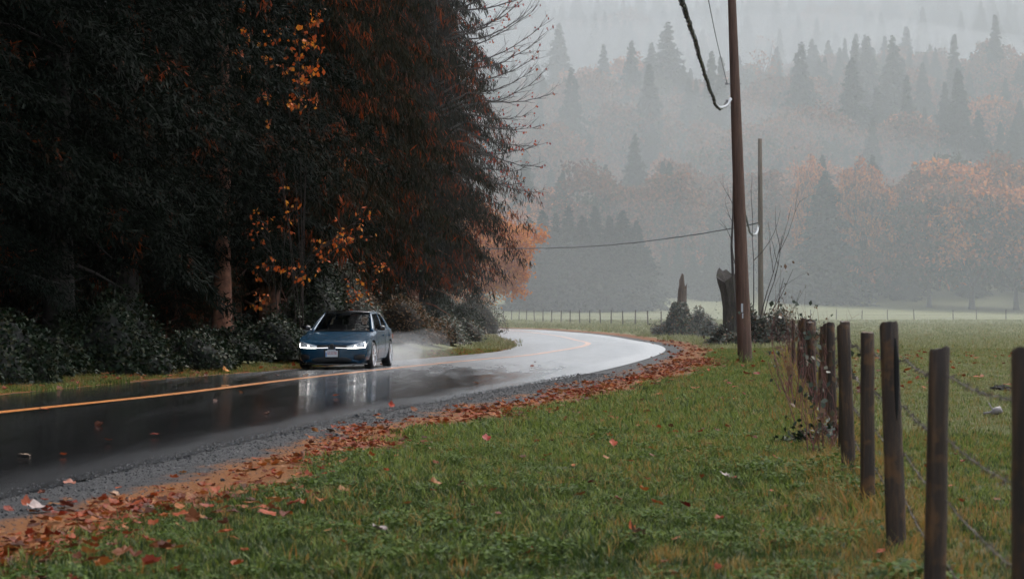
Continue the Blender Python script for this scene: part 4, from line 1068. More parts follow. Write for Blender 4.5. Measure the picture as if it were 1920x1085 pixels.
b = MB(); b.tube([(.16, 0, 2.2), (.2, .05, 2.9), (.24, .05, 3.2), (.22, .05, 3.4)], [.3, .2, .12, .03], 8, wob=.1, rnd=random.Random(3)); b.build('prong', M['stump'], st)
rd = random.Random(11); b = MB(); tips = []
b.tube([(-.02, .1, 2.8), (-.08, .12, 4.2), (-.02, .12, 5.6), (-.02, .1, 7.2)], [.06, .05, .035, .012], 6)
for z in (3.4, 4.4, 5.2, 6.0): grow(b, (-.04, .12, z), (rd.choice((-1, 1)) * .5, .2, .9), 1.1, .014, 1, rd, tips, .2, .3, (1, 3), 4, 4)
b.build('dead_stem', M['twig'], st)
sn = snag('broken_snag', 'thin pointed broken snag rising from ivy left of the thick stump', px(1277, 125), 125, [(0, -.3, .42, .42), (0, .4, .34, .34), (.02, 1.4, .29, .28), (.05, 2.2, .26, .25), (.08, 2.75, .25, .24)], M['snag'],
          (-.1, .25, .1, .85, .95, .7, .5, .2, .05, -.1, .1, .3, .55, .2, .0, .35), 9)
r_ = np.random.default_rng(77); n = 2600; a = r_.uniform(0, 6.28, n); hz = r_.uniform(0, 1, n) ** 1.3 * 2.0; rr = (1.05 * (1 - hz / 2.6) + .12) * r_.uniform(.75, 1.05, n)
P_ = np.stack([rr * np.cos(a), rr * np.sin(a), hz], 1); q = unit(np.stack([np.cos(a), np.sin(a), .5 + 0 * a], 1))
V, F = cards(P_, r_.normal(0, .6, (n, 3)) + np.array([0, 0, -.5]), q + r_.normal(0, .5, (n, 3)), r_.uniform(.1, .19, n), r_.uniform(.08, .14, n), .45)
iv = thing('ivy_skirt', 'ivy climbing the foot of the thin broken snag', 'ivy', (px(1274, 124.2), 124.2, gz(px(1274, 124.2), 124.2)))
mesh_obj('foliage', quads_mesh('foliage', V, F, [M['bramble']]), iv)
b = MB(); b.tube([(0, 0, -.1), (0, 0, .8), (0, 0, 1.7)], [.85, .6, .2], 10, wob=.1, rnd=random.Random(2)); b.build('stem_mass', M['core_dry'], iv)
for p, d, rx, ry, h, nl, lab in [(1256, 125, .95, .9, .95, 2200, 'grey bramble clump at the left foot of the thin snag'), (1308, 125, 1.25, 1.1, 1.25, 3400, 'rounded brownish bramble between the two stumps'), (1334, 118, .8, .8, .85, 1800, 'low bramble filling the gap left of the thick stump'),
        (1352, 90, .62, .6, .62, 1800, 'small pale bramble hugging the left side of the thick stump'), (1378, 88, .6, .6, .45, 1500, 'low pale bramble in front of the thick stump'), (1424, 91, .95, .9, 1.32, 4200, 'tall pale-leaved bramble just right of the near pole'),
        (1466, 90, .95, .9, 1.15, 3800, 'pale bramble between the near pole and the fence end'), (1500, 92, .6, .7, .9, 1800, 'smallest bramble at the far end of the round-post fence')]:
    mound('bramble_bush', lab, px(p, d), d, rx, ry, h, 'bramble_pale', int(p), nl, .13, 'core_dry', canes=14, group='brambles around the stumps')
def twigs(name, label, x, y, specs, mat, seed, leaf=None, cat='sapling', lsize=.12, keep=.3):
    rd = random.Random(seed); t = thing(name, label, cat, (x, y, gz(x, y))); b = MB(); tips = []
    for (dx, dz, L, r, dep) in specs:
        grow(b, (rd.uniform(-.25, .25), rd.uniform(-.3, .3), -.05), (dx, rd.uniform(-.2, .2), dz), L, r, dep, rd, tips, .12, .28, (2, 3), 6, 4, .5)
    b.build('stem', mat, t)
    if leaf: mesh_obj('leaf', leaf_cloud([tuple(p) for p, _ in tips if rd.random() < keep], leaf, lsize, seed, .8, 'leaf', .05, 2), t)
    return t
twigs('bare_sapling', 'bare twiggy sapling fanning out between the two poles', px(1408, 93), 93, [(-.1, 1, 5.2, .035, 1), (.12, 1, 5.6, .035, 1), (.3, 1, 5.0, .03, 2), (.45, 1, 4.4, .03, 1), (-.25, 1, 4.6, .03, 1), (.65, 1, 3.9, .028, 1)], M['twig'], 5)
twigs('bare_sapling', 'thin arching bare stem with a few tan leaves right of the far pole', px(1448, 92), 92, [(.1, 1, 3.0, .02, 1), (.3, 1, 2.6, .02, 1), (.5, 1, 2.0, .016, 1)], M['twig'], 6, M['dry'], keep=.6)
twigs('dry_weeds', 'tall dry orange-brown weed stalks at the far end of the fence', px(1497, 60), 60, [(.05 * k - .2, 1, 1.1 + .1 * (k % 3), .01, 1) for k in range(9)], M['dry'], 8, M['dry'], 'weeds', .08, .6)
# brambles through the fence
for p, d, hh, sd, lab in [(1512, 33, 1.0, 31, 'reddish bramble canes against the most distant clustered posts'), (1536, 27.5, 1.25, 32, 'reddish bramble with a few pale leaves climbing the clustered posts'), (1556, 23, .95, 33, 'tangle of red-brown canes at the foot of the clustered posts'), (1580, 19.2, .7, 34, 'dark-leaved bramble at the foot of the fifth nearest post')]:
    x = px(p, d) - .12; t = twigs('fence_bramble', lab, x, d, [(random.Random(sd + k).uniform(-.5, .5), 1, hh * random.Random(sd * k + 1).uniform(.6, 1.1), .007, 2) for k in range(11)], M['twig_red'], sd, M['bramble'], 'bramble', .07, .28)
mound('weed_clump', 'dark low weed clump in the grass beside the clustered posts', px(1535, 20.3), 20.3, .34, .3, .2, 'ivy', 88, 500, .06, 'core', 'weeds', 5)
twigs('broken_stick', 'short dark broken stick leaning at the foot of the third nearest post', fence_x(11.0) + .12, 11.0, [(.25, 1, .3, .016, 0)], M['twig'], 9, None, 'stick')
gt = thing('grass_clump', 'dark long grass clump at the foot of the near pole', 'grass clump', (p1x - .02, p1y - .3, z1))
b_ = tuft(110, .22, .5, .014, .42, 1.2, M['grass'], 44); mesh_obj('blades', b_, gt); b_ = tuft(50, .15, .3, .014, .3, 1.4, M['grass'], 45); mesh_obj('blades', b_, gt, (.55, -.05, 0))

# ------------------------------------------------------------------ odd things on the ground
def lone_leaf(p, y, size, col, curl, seed, rz, tilt, label):
    d = HC * FP / (y - HY); x = px(p, d); z, r, l = ground_h(np.array([x]), np.array([d])); z = float(z[0]); r = float(r[0])
    zz = road_z(x, d) + .012 if r < 0 and l[0] > 0 else z + .02 + (.05 if r > 1.7 else 0)
    col = tuple(c * .6 for c in col); size *= .78; m = plain('leaf_colour', col, .5, spec=.2, var=.35, scale=3)
    o = mesh_obj('fallen_leaf', leaf_mesh(curl, seed, m), None, (x, d, zz)); o.scale = (size,) * 3; o.rotation_euler = (tilt, .1, rz); tag(o, label, 'leaf', 'large fallen leaves'); return o
for a in [(78, 962, .24, (.46, .34, .30), .6, 1, .6, .2, 'pale pinkish-white wet leaf at the gravel edge, bottom left'), (52, 957, .16, (.42, .09, .03), 1.2, 2, .4, .5, 'curled red-brown leaf touching the pale leaf at bottom left'),
          (138, 955, .16, (.34, .09, .05), .8, 3, 2.2, .3, 'brownish-red leaf just right of the pale leaf at bottom left'), (220, 935, .16, (.55, .32, .19), .7, 4, 1.2, .3, 'tan leaf with a long stalk on the gravel at lower left'),
          (628, 811, .2, (.56, .33, .18), .3, 5, 1.5, .15, 'flat tan leaf lying alone on the dark gravel'), (734, 766, .17, (.5, .07, .03), .9, 6, .3, .9, 'upright red leaf at the asphalt edge'),
          (105, 1018, .16, (.5, .07, .02), .6, 7, 2.8, .4, 'bright red-orange leaf in the dark grass at bottom left'), (131, 911, .15, (.4, .12, .06), .4, 8, .2, .2, 'rusty leaf lying near the water strip at left'),
          (92, 774, .22, (.55, .10, .03), .2, 9, 1.5, .1, 'orange-red leaf lying on the road beside the yellow line'), (56, 860, .17, (.5, .33, .22), .2, 10, 1.5, .1, 'pale leaf alone on the wet lane at left'),
          (720, 1032, .13, (.42, .33, .29), .8, 11, 1.0, .3, 'pale leaf in the grass at bottom centre'), (820, 946, .15, (.42, .17, .05), .9, 12, .5, .4, 'light orange leaf in the grass left of centre'),
          (1205, 1042, .16, (.42, .23, .16), .9, 13, 2.0, .6, 'pinkish tan leaf in the grass at bottom, right of centre'), (1190, 1036, .12, (.55, .13, .03), 1.0, 14, .9, .8, 'orange leaf standing beside the pinkish tan leaf'),
          (1365, 922, .12, (.42, .33, .29), .8, 15, .9, .3, 'small pale pink leaf in the grass toward the fence'), (912, 847, .14, (.42, .05, .03), .6, 16, .1, .6, 'dark red leaf in the grass near the litter edge'),
          (1150, 862, .13, (.5, .09, .03), .7, 17, .2, .7, 'red leaf in mid verge grass'), (1290, 979, .12, (.42, .03, .03), .6, 18, 1.9, .6, 'crimson leaf in the grass toward the bottom right'), (427, 700, .3, (.75, .27, .03), .7, 19, .9, .6, 'bright orange leaf on the far road edge left of the car')]:
    lone_leaf(*a)
b = MB(); rd = random.Random(6)
b.tube([(-.09, 0, .02), (-.02, .01, .03), (.02, 0, .06), (-.03, 0, .15)], [.018, .014, .012, .008], 6); b.tube([(.0, 0, .02), (.05, .01, .05), (.1, .01, .06), (.13, 0, .03)], [.02, .05, .045, .02], 8, wob=.25, rnd=rd)
sd_ = 26.2; tag(b.build('white_scrap', plain('pale_scrap', (.24, .21, .20), .6, var=.2), None, True, (px(1858, sd_), sd_, gz(px(1858, sd_), sd_) + .05)), 'small twisted whitish scrap lying in the field grass', 'scrap')
bm = bmesh.new(); bmesh.ops.create_icosphere(bm, subdivisions=3, radius=1)
for v in bm.verts: v.co = Vector((v.co.x * .17, v.co.y * .17, max(v.co.z, -.2) * .09)) * (1 + .25 * math.sin(v.co.x * 9) * math.cos(v.co.y * 11)) 
me = bpy.data.meshes.new('molehill'); bm.to_mesh(me); bm.free(); me.materials.append(plain('dark_earth', (.012, .009, .007), .9, bump=1, bscale=60))
tag(mesh_obj('molehill', me, None, (px(1876, 34.5), 34.5, gz(px(1876, 34.5), 34.5) + .03)), 'small black molehill in the field beside the nearest post', 'molehill')
# ------------------------------------------------------------------ the car (front towards -Y, its own left is +X)
def glass_mat(name, tint, rough=.02, clear=.75):
    m, nt, b = new_mat(name)
    tr = nt.nodes.new('ShaderNodeBsdfTransparent'); tr.inputs[0].default_value = (*tint, 1)
    gl = nt.nodes.new('ShaderNodeBsdfGlossy'); gl.inputs['Roughness'].default_value = rough; gl.inputs[0].default_value = (.9, .92, .95, 1)
    fr = nt.nodes.new('ShaderNodeLayerWeight'); pw = nt.nodes.new('ShaderNodeMath'); pw.operation = 'POWER'; pw.inputs[1].default_value = 6.0
    mr = nt.nodes.new('ShaderNodeMapRange'); mr.inputs['To Min'].default_value = .003; mr.inputs['To Max'].default_value = .10
    nt.links.new(fr.outputs['Facing'], pw.inputs[0]); nt.links.new(pw.outputs[0], mr.inputs['Value'])
    mx = nt.nodes.new('ShaderNodeMixShader'); nt.links.new(mr.outputs[0], mx.inputs[0]); nt.links.new(tr.outputs[0], mx.inputs[1]); nt.links.new(gl.outputs[0], mx.inputs[2])
    nt.links.new(mx.outputs[0], nt.nodes['Material Output'].inputs['Surface']); return m
M['paint'] = plain('blue_metallic_paint', (.003, .037, .074), .27, .15, .35, coat=.3, var=.08, scale=3)
M['black_gloss'] = plain('black_gloss', (.008, .008, .009), .12, coat=.5)
M['black_matt'] = plain('black_plastic', (.010, .010, .011), .55)
M['inner'] = plain('dark_interior', (.02, .02, .021), .8)
M['screen'] = glass_mat('windscreen_glass', (.6, .62, .62))
M['tint'] = glass_mat('tinted_glass', (.10, .11, .11))
M['rubber'] = plain('tyre_rubber', (.012, .012, .012), .6, bump=.3)
M['rim'] = plain('silver_alloy', (.62, .63, .65), .3, .85)
M['lens'] = plain('headlight_lens', (.45, .48, .5), .12, .2, coat=1.0, emit=(.9, .95, 1.0), es=.05)
M['lamp'] = plain('lit_lamp', (.9, .9, .9), .3, emit=(1.0, .93, .86), es=4.5)
M['drl'] = plain('lit_strip', (.9, .9, .9), .3, emit=(1.0, .96, .94), es=.9)
M['plate'] = plain('plate_white', (.66, .68, .70), .4)
M['plate_red'] = plain('plate_red', (.48, .07, .05), .5)
M['plate_blue'] = plain('plate_blue', (.12, .26, .52), .5)
car_x, car_y, car_a = -4.10, 53.1, R(-5.6)
car = thing('hatchback_car', 'dark blue hatchback with lit headlights driving towards us in the far lane', 'car', (car_x, car_y, road_z(car_x, car_y)), car_a)

ky = np.array([-2.12, -2.10, -2.05, -1.97, -1.84, -1.62, -1.30, -.86, -.80, -.3, .5, 1.3, 1.7, 1.95, 2.08, 2.13])
kw = np.array([.56, .68, .76, .815, .855, .88, .893, .895, .895, .895, .895, .89, .87, .82, .74, .60])
kb = np.array([.20, .17, .15, .14, .14, .14, .14, .15, .15, .15, .15, .16, .18, .21, .25, .30])
kt = np.array([.585, .63, .665, .695, .725, .77, .83, .905, .36, .36, .36, .36, .36, .98, .97, .90])     # centre line: bonnet, then cabin floor
ks = np.array([.57, .61, .65, .68, .705, .745, .80, .875, .91, .93, .955, .975, .985, .975, .95, .88])     # shoulder line
cab = np.array([0, 0, 0, 0, 0, 0, 0, 0, 1, 1, 1, 1, 1, 0, 0, 0])
yy = np.unique(np.concatenate([ky, np.linspace(-1.84, -.86, 12), np.linspace(-.8, 1.7, 16)]))
b = MB(); prof = []
for y in yy:
    w, zb, zt, zs = (np.interp(y, ky, k) for k in (kw, kb, kt, ks)); ic = -.83 < y < 1.80
    mdl = min(.5, (zb + zs) / 2 + .02)
    half = [(0, zb), (w * .84, zb), (w * .955, zb + .09), (w * .985, (zb + .09 + mdl) / 2), (w, mdl), (w * .992, mdl + (zs - mdl) * .55), (w * .965, zs - .03 * (zs > .8)), (w * .905, zs)]
    half += [(w * .86, zs - .015), (w * .83, .45), (w * .5, .37), (0, .36)] if ic else [(w * .80, zs + (zt - zs) * .45), (w * .6, zs + (zt - zs) * .75), (w * .3, zs + (zt - zs) * .95), (0, zt)]
    prof.append([(x, y, z) for x, z in half] + [(-x, y, z) for x, z in half[-2:0:-1]])
k = len(prof[0]); V = [p for pr in prof for p in pr]
F = [(j * k + i, (j + 1) * k + i, (j + 1) * k + (i + 1) % k, j * k + (i + 1) % k) for j in range(len(yy) - 1) for i in range(k)]
F += [tuple(range(k)), tuple(range((len(yy) - 1) * k + k - 1, (len(yy) - 1) * k - 1, -1))]
b.add(V, F); body = b.build('body', [M['paint'], M['inner']], car)
bm = bmesh.new(); bm.from_mesh(body.data); bmesh.ops.recalc_face_normals(bm, faces=bm.faces); bm.to_mesh(body.data); bm.free()
AX_F, AX_R, WR, TRK = -1.30, 1.32, .325, .79
cut = MB()
for ay in (AX_F, AX_R):
    for sx_ in (-1, 1): cut.tube([(sx_ * .58, ay, WR + .015), (sx_ * 1.1, ay, WR + .015)], .365, 32)
co = cut.build('arch_cutter', M['inner'])
bm = bmesh.new(); bm.from_mesh(co.data); bmesh.ops.recalc_face_normals(bm, faces=bm.faces); bm.to_mesh(co.data); bm.free()
md = body.modifiers.new('arches', 'BOOLEAN'); md.object = co; md.operation = 'DIFFERENCE'; md.solver = 'EXACT'
co.parent = car
bpy.context.view_layer.update(); dg = bpy.context.evaluated_depsgraph_get()
nm = bpy.data.meshes.new_from_object(body.evaluated_get(dg)); body.modifiers.clear()
if len(nm.polygons) > 200: body.data = nm
bpy.data.objects.remove(co)
bm = bmesh.new(); bm.from_mesh(body.data); bm.normal_update()
for f in bm.faces:
    c_ = f.calc_center_median()
    arch = any(math.hypot(c_.y - a, c_.z - WR - .015) < .372 and abs(c_.x) > .56 and math.hypot(c_.y - a, c_.z - WR - .015) > .3 and abs(f.normal.x) < .5 for a in (AX_F, AX_R)) or (abs(f.normal.x) > .9 and abs(abs(c_.x) - .58) < .02)
    f.material_index = 1 if (arch or (-.83 < c_.y < 1.8 and abs(c_.x) < .77 and f.normal.z > -.5 and c_.z > .3 and (c_.z < .9 or abs(c_.x) < .7)) or c_.z < .17) else 0
    f.smooth = True
bm.to_mesh(body.data); bm.free(); body.data.set_sharp_from_angle(angle=R(32))
bb = BVHTree.FromPolygons([v.co for v in body.data.vertices], [p.vertices for p in body.data.polygons])
def front(x, z, off=.006):
    h = bb.ray_cast(Vector((x, -4, z)), Vector((0, 1, 0))); y = h[0].y if h[0] is not None else -1.7
    return Vector((x, y - off, z))
def side_at(y, z, sx_, off=.006):
    h = bb.ray_cast(Vector((sx_ * 2, y, z)), Vector((-sx_, 0, 0))); x = h[0].x if h[0] is not None else sx_ * .89
    return Vector((x + sx_ * off, y, z))
def patch(name, outline, mat, parent, off=.006, depth=.03, n=10, fn=front):
    """a solid cover moulded on the body: outline = list of (x, z_low, z_high)"""
    xs_ = np.linspace(outline[0][0], outline[-1][0], n); lo = np.interp(xs_, [o[0] for o in outline], [o[1] for o in outline]); hi = np.interp(xs_, [o[0] for o in outline], [o[2] for o in outline])
    V = []
    for o_ in (off, -depth):
        for j in range(4):
            for i in range(n): V.append(fn(xs_[i], lo[i] + (hi[i] - lo[i]) * j / 3, o_))
    F = []; q = 4 * n
    for j in range(3):
        for i in range(n - 1):
            a = j * n + i; F.append((a, a + 1, a + n + 1, a + n)); F.append((q + a, q + a + n, q + a + n + 1, q + a + 1))
    per = [i for i in range(n)] + [j * n + n - 1 for j in range(1, 4)] + [3 * n + i for i in range(n - 2, -1, -1)] + [j * n for j in (2, 1)]
    for a, c_ in zip(per, per[1:] + per[:1]): F.append((a, q + a, q + c_, c_))
    m_ = MB(); m_.add(V, F); return m_.build(name, mat, parent, True)
def srt(o): return sorted(o)
for sx_ in (-1, 1):
    ol = srt([(sx_ * .36, .505, .565), (sx_ * .55, .505, .61), (sx_ * .70, .51, .645), (sx_ * .80, .53, .675), (sx_ * .835, .58, .675)])
    hl = patch('headlight', ol, M['lens'], car, .008)
    patch('light_bar', srt([(sx_ * .37, .506, .516), (sx_ * .60, .506, .517), (sx_ * .79, .522, .534)]), M['lamp'], hl, .014, -.009, 8)
    patch('light_hook', srt([(sx_ * .788, .53, .61), (sx_ * .80, .54, .63)]), M['lamp'], hl, .014, -.009, 4)
    patch('projector', srt([(sx_ * .55, .525, .575), (sx_ * .58, .525, .585)]), M['lamp'], hl, .014, -.009, 4)
    patch('projector', srt([(sx_ * .665, .535, .595), (sx_ * .70, .535, .61)]), M['lens'], hl, .014, -.009, 4)
    patch('side_intake', srt([(sx_ * .54, .245, .33), (sx_ * .64, .225, .36), (sx_ * .78, .22, .365)]), M['black_matt'], car, .005)
    patch('intake_trim', srt([(sx_ * .52, .36, .375), (sx_ * .64, .38, .395), (sx_ * .80, .383, .40)]), M['paint'], car, .02)
    patch('bumper_fin', srt([(sx_ * .48, .20, .255), (sx_ * .62, .17, .20)]), M['paint'], car, .022)
patch('grille', [(-.37, .535, .58), (0, .535, .59), (.37, .535, .58)], M['black_gloss'], car, .006, .03, 14)
for sx_ in (-1, 1): patch('grille_light', srt([(sx_ * .09, .515, .526), (sx_ * .365, .508, .519)]), M['drl'], car, .012, .01, 8)
patch('lower_intake', [(-.50, .19, .245), (-.36, .175, .29), (0, .17, .30), (.36, .175, .29), (.50, .19, .245)], M['black_matt'], car, .006, .03, 14)
patch('splitter', [(-.80, .115, .145), (0, .10, .135), (.80, .115, .145)], M['black_gloss'], car, .03, .3, 16, lambda x, z, o: front(x, .19, o) - Vector((0, 0, .19 - z)))
def disc(name, c, r, d, mat, parent, n=24):
    m_ = MB(); m_.tube([c + Vector((0, d, 0)), c], r, n); return m_.build(name, mat, parent)
bc = front(0, .55, .02); bd = disc('badge', bc, .066, .03, M['black_matt'], car)
m_ = MB(); ring = [bc + Vector((math.cos(a) * .056, -.004, math.sin(a) * .056)) for a in np.linspace(0, 2 * math.pi, 25)]; m_.tube(ring, .005, 5, cap=False)
for pts in ([(-.028, .05), (-.0, .008), (.028, .05)], [(-.046, .02), (-.022, -.045), (0, -.004), (.022, -.045), (.046, .02)]): m_.tube([bc + Vector((x, -.004, z)) for x, z in pts], .0045, 5)
m_.build('emblem', plain('badge_chrome', (.10, .10, .10), .35, .7), bd)
pc = front(0, .385, .02); m_ = MB(); m_.box(pc + Vector((0, .01, 0)), (.37, .02, .20)); fr_ = m_.build('plate_frame', M['black_matt'], car)
m_ = MB(); m_.box(pc + Vector((0, -.004, -.008)), (.30, .008, .15)); pl = m_.build('number_plate', M['plate'], fr_)
m_ = MB(); m_.box(pc + Vector((0, -.004, .083)), (.20, .008, .018)); m_.build('frame_lettering', M['plate'], fr_)
m_ = MB()   # illegible red characters, as blurred in the photograph
for kx, shape in enumerate(((1, 1, 0, 1), (1, 1, 1, 1), (0, 1, 1, 1), (1, 0, 1, 1), (1, 1, 1, 0), (1, 1, 1, 1))):
    cx = -.085 + kx * .038
    for s_, (dx, dz, wx, wz) in zip(shape, ((-.011, 0, .006, .062), (.011, 0, .006, .062), (0, .028, .024, .008), (0, -.012, .024, .008))):
        if s_: m_.box(pc + Vector((cx + dx, -.0095, .005 + dz)), (wx, .003, wz))
m_.build('characters', M['plate_red'], fr_)
m_ = MB(); m_.box(pc + Vector((-.132, -.0095, -.03)), (.03, .003, .09)); m_.build('flag_mark', M['plate_blue'], fr_)

# cabin
def SW(u, v): return Vector((u * (.715 * (1 - v) + .565 * v), (-.95 + .22 * u * u) * (1 - v) + (-.06 + .10 * u * u) * v, (.905 - .015 * u * u) * (1 - v) + (1.385 - .028 * u * u) * v + .05 * v * (1 - v)))
def RF(u, v): return Vector((u * (.565 + .02 * math.sin(math.pi * v)), (-.06 + .10 * u * u) * (1 - v) + (1.62 - .05 * u * u) * v, 1.385 - .028 * u * u + .055 * math.sin(math.pi * min(1, v * 1.02)) ** .9 - .045 * v))
def RG(u, v): return RF(u, 1).lerp(Vector((u * .70, 1.98 - .10 * u * u, 1.0)), v) + Vector((0, .05 * math.sin(math.pi * v), 0))
def SB(s, sx_): return Vector((sx_ * (.782 - .03 * (2 * s - 1) ** 2 * (s > .5)), -.73 + (1.86 + .73) * s, float(np.interp(-.73 + 2.59 * s, ky, ks)) - .012))
def ST(s, sx_): 
    p = RF(1, 0).lerp(RF(1, 1), s); q = RF(1, s); return Vector((sx_ * (q.x + .008), q.y, q.z - .012))
def SD(s, v, sx_): 
    p = SB(s, sx_).lerp(ST(s, sx_), v); p.x += sx_ * .025 * math.sin(math.pi * v); return p
def surf(name, fn, us, vs_, mat, parent, thick=.006, skip=None):
    m_ = MB(); nu, nv = len(us), len(vs_); P = [[fn(u, v) for u in us] for v in vs_]
    V = [p for r_ in P for p in r_]; F = [(j * nu + i, j * nu + i + 1, (j + 1) * nu + i + 1, (j + 1) * nu + i) for j in range(nv - 1) for i in range(nu - 1) if not (skip and skip((us[i] + us[i + 1]) / 2, (vs_[j] + vs_[j + 1]) / 2))]
    m_.add(V, F); o = m_.build(name, mat, parent, True)
    if thick:
        md = o.modifiers.new('thickness', 'SOLIDIFY'); md.thickness = thick; md.offset = 0
    return o
U = list(np.linspace(-1, 1, 15)); V8 = list(np.linspace(0, 1, 9))
surf('windscreen', SW, list(np.linspace(-.97, .97, 13)), list(np.linspace(.01, .97, 8)), M['screen'], car, 0)
surf('roof', RF, U, V8, M['black_gloss'], car, .02)
surf('rear_window', RG, list(np.linspace(-.9, .9, 9)), list(np.linspace(.06, .9, 6)), M['tint'], car, 0)
surf('tailgate_frame', RG, [-1, -.9, -.45, 0, .45, .9, 1], [0, .06, .5, .9, 1], M['paint'], car, .02, lambda u, v: abs(u) < .9 and .06 < v < .9)
WIN = ((.035, .43), (.475, .80)); inwin = lambda s, v: any(a < s < c_ for a, c_ in WIN) and .03 < v < .90
for sx_ in (-1, 1):
    f = lambda s, v, q=sx_: SD(s, v, q)
    surf('cabin_pillar', f, [0, .035, .12, .22, .33, .43, .475, .58, .69, .80, .9, 1], [0, .03, .25, .5, .7, .90, 1], M['paint'], car, .018, inwin)
    for (a, c_) in WIN: surf('side_window', f, list(np.linspace(a, c_, 5)), list(np.linspace(.03, .90, 6)), M['tint'], car, 0)
    # front pillar between windscreen and side
    m_ = MB(); n = 9; A = [SW(sx_ * .97, v) for v in np.linspace(0, 1, n)]; B_ = [SD(0, v, sx_) for v in np.linspace(0, 1, n)]
    out = [(a + c_) / 2 + Vector((sx_ * .012, -.012, .008)) for a, c_ in zip(A, B_)]
    m_.add(A + out + B_, [(i, i + 1, n + i + 1, n + i) for i in range(n - 1)] + [(n + i, n + i + 1, 2 * n + i + 1, 2 * n + i) for i in range(n - 1)])
    o = m_.build('front_pillar', M['paint'], car, True); md = o.modifiers.new('thickness', 'SOLIDIFY'); md.thickness = .02
    # mirror
    m_ = MB(); c0 = Vector((sx_ * .93, -.50, .985)); V = []
    for j, (dx, rx, rz) in enumerate([(-.10, .02, .02), (-.085, .055, .05), (0, .075, .068), (.08, .062, .058), (.105, .03, .03)]):
        for i in range(12):
            a = 2 * math.pi * i / 12; V.append(c0 + Vector((sx_ * dx, math.cos(a) * rx * .9, math.sin(a) * rz)))
    m_.add(V, [(j * 12 + i, j * 12 + (i + 1) % 12, (j + 1) * 12 + (i + 1) % 12, (j + 1) * 12 + i) for j in range(4) for i in range(12)] + [tuple(range(12)), tuple(range(48, 60))])
    mr_ = m_.build('wing_mirror', M['black_gloss'], car, True); m_ = MB(); m_.tube([Vector((sx_ * .80, -.50, .93)), Vector((sx_ * .86, -.50, .95))], .028, 8); m_.box(c0 + Vector((sx_ * .0, -.03, -.066)), (.17, .05, .014)); m_.build('mirror_stem', M['steel'], mr_)
    for hy_ in (.24, 1.18):
        p = side_at(hy_, .80, sx_, .012); m_ = MB(); m_.box(p, (.03, .17, .03)); m_.build('door_handle', M['paint'], car)
    for (sy, zl, zh) in ((-.66, .26, .90), (.42, .22, .93), (1.02, .42, .94)):      # shut lines of the doors
        m_ = MB(); m_.tube([side_at(sy + .06 * math.sin(z_ * 3), z_, sx_, .0005) for z_ in np.linspace(zl, zh, 7)], .005, 4); m_.build('door_gap', M['black_matt'], car)
    m_ = MB(); m_.tube([side_at(y, .17, sx_, .012) for y in np.linspace(-.9, .92, 8)], .03, 6); m_.build('side_skirt', M['black_gloss'], car)
    m_ = MB(); m_.box(side_at(1.95, .76, sx_, .004), (.04, .18, .13)); m_.build('tail_light', plain('tail_lamp_red', (.3, .01, .01), .15), car)
def wheel(x, y, sx_):
    w = bpy.data.objects.new('wheel', None); link(w, car); w.location = (x, y, WR); 
    if y < 0: w.rotation_euler = (0, 0, R(-2))
    prof_ = [(-.105, .235), (-.11, .285), (-.095, .315), (-.06, .325), (.06, .325), (.095, .315), (.11, .285), (.105, .235)]
    n = 36; m_ = MB(); V = [(sx_ * a, math.cos(t_) * r, math.sin(t_) * r) for t_ in np.linspace(0, 2 * math.pi, n, endpoint=False) for a, r in prof_]; k = len(prof_)
    m_.add(V, [(j * k + i, j * k + (i + 1) % k, ((j + 1) % n) * k + (i + 1) % k, ((j + 1) % n) * k + i) for j in range(n) for i in range(k)]); m_.build('tyre', M['rubber'], w, True)
    m_ = MB(); pr = [(-.10, .24), (.02, .225), (.10, .235), (.112, .245), (.108, .252), (-.10, .25)]; k = len(pr)
    V = [(sx_ * a, math.cos(t_) * r, math.sin(t_) * r) for t_ in np.linspace(0, 2 * math.pi, n, endpoint=False) for a, r in pr]
    m_.add(V, [(j * k + i, j * k + (i + 1) % k, ((j + 1) % n) * k + (i + 1) % k, ((j + 1) % n) * k + i) for j in range(n) for i in range(k)])
    m_.tube([(sx_ * .03, 0, 0), (sx_ * .095, 0, 0)], .05, 14)
    for s_ in range(10):
        a = s_ * math.pi / 5
        for e in (-.05, .05): m_.tube([(sx_ * .085, math.cos(a) * .03, math.sin(a) * .03), (sx_ * .10, math.cos(a + e) * .14, math.sin(a + e) * .14), (sx_ * .095, math.cos(a + 2 * e) * .232, math.sin(a + 2 * e) * .232)], [.013, .011, .013], 5)
    m_.build('rim', M['rim'], w); m_ = MB(); m_.tube([(sx_ * -.02, 0, 0), (sx_ * .02, 0, 0)], .17, 24); m_.build('brake_disc', plain('brake_steel', (.12, .12, .12), .5, .8), w)
for ay in (AX_F, AX_R):
    for sx_ in (-1, 1): wheel(sx_ * TRK, ay, sx_)
for sx_ in (-1, 1):    # seats
    m_ = MB(); m_.box((sx_ * .36, .36, .46), (.46, .48, .14)); m_.box((sx_ * .36, .66, .78), (.44, .12, .56), rot=Matrix.Rotation(R(-12), 3, 'X')); m_.box((sx_ * .36, .74, 1.12), (.24, .09, .15)); m_.build('seat', M['inner'], car)
m_ = MB(); m_.box((0, 1.30, .72), (1.2, .14, .62)); m_.build('rear_seat', M['inner'], car)
m_ = MB(); m_.box((0, -.70, .84), (1.34, .30, .16)); m_.build('dashboard', M['inner'], car)
m_ = MB(); cs = Vector((.36, -.25, .86)); m_.tube([cs + Vector((math.cos(a) * .18, math.sin(a) * .05, math.sin(a) * .17)) for a in np.linspace(0, 2 * math.pi, 21)], .014, 6, cap=False); m_.tube([cs, cs + Vector((0, -.35, -.06))], .03, 6); m_.tube([cs - Vector((.17, 0, 0)), cs + Vector((.17, 0, 0))], .014, 5); m_.build('steering_wheel', M['inner'], car)
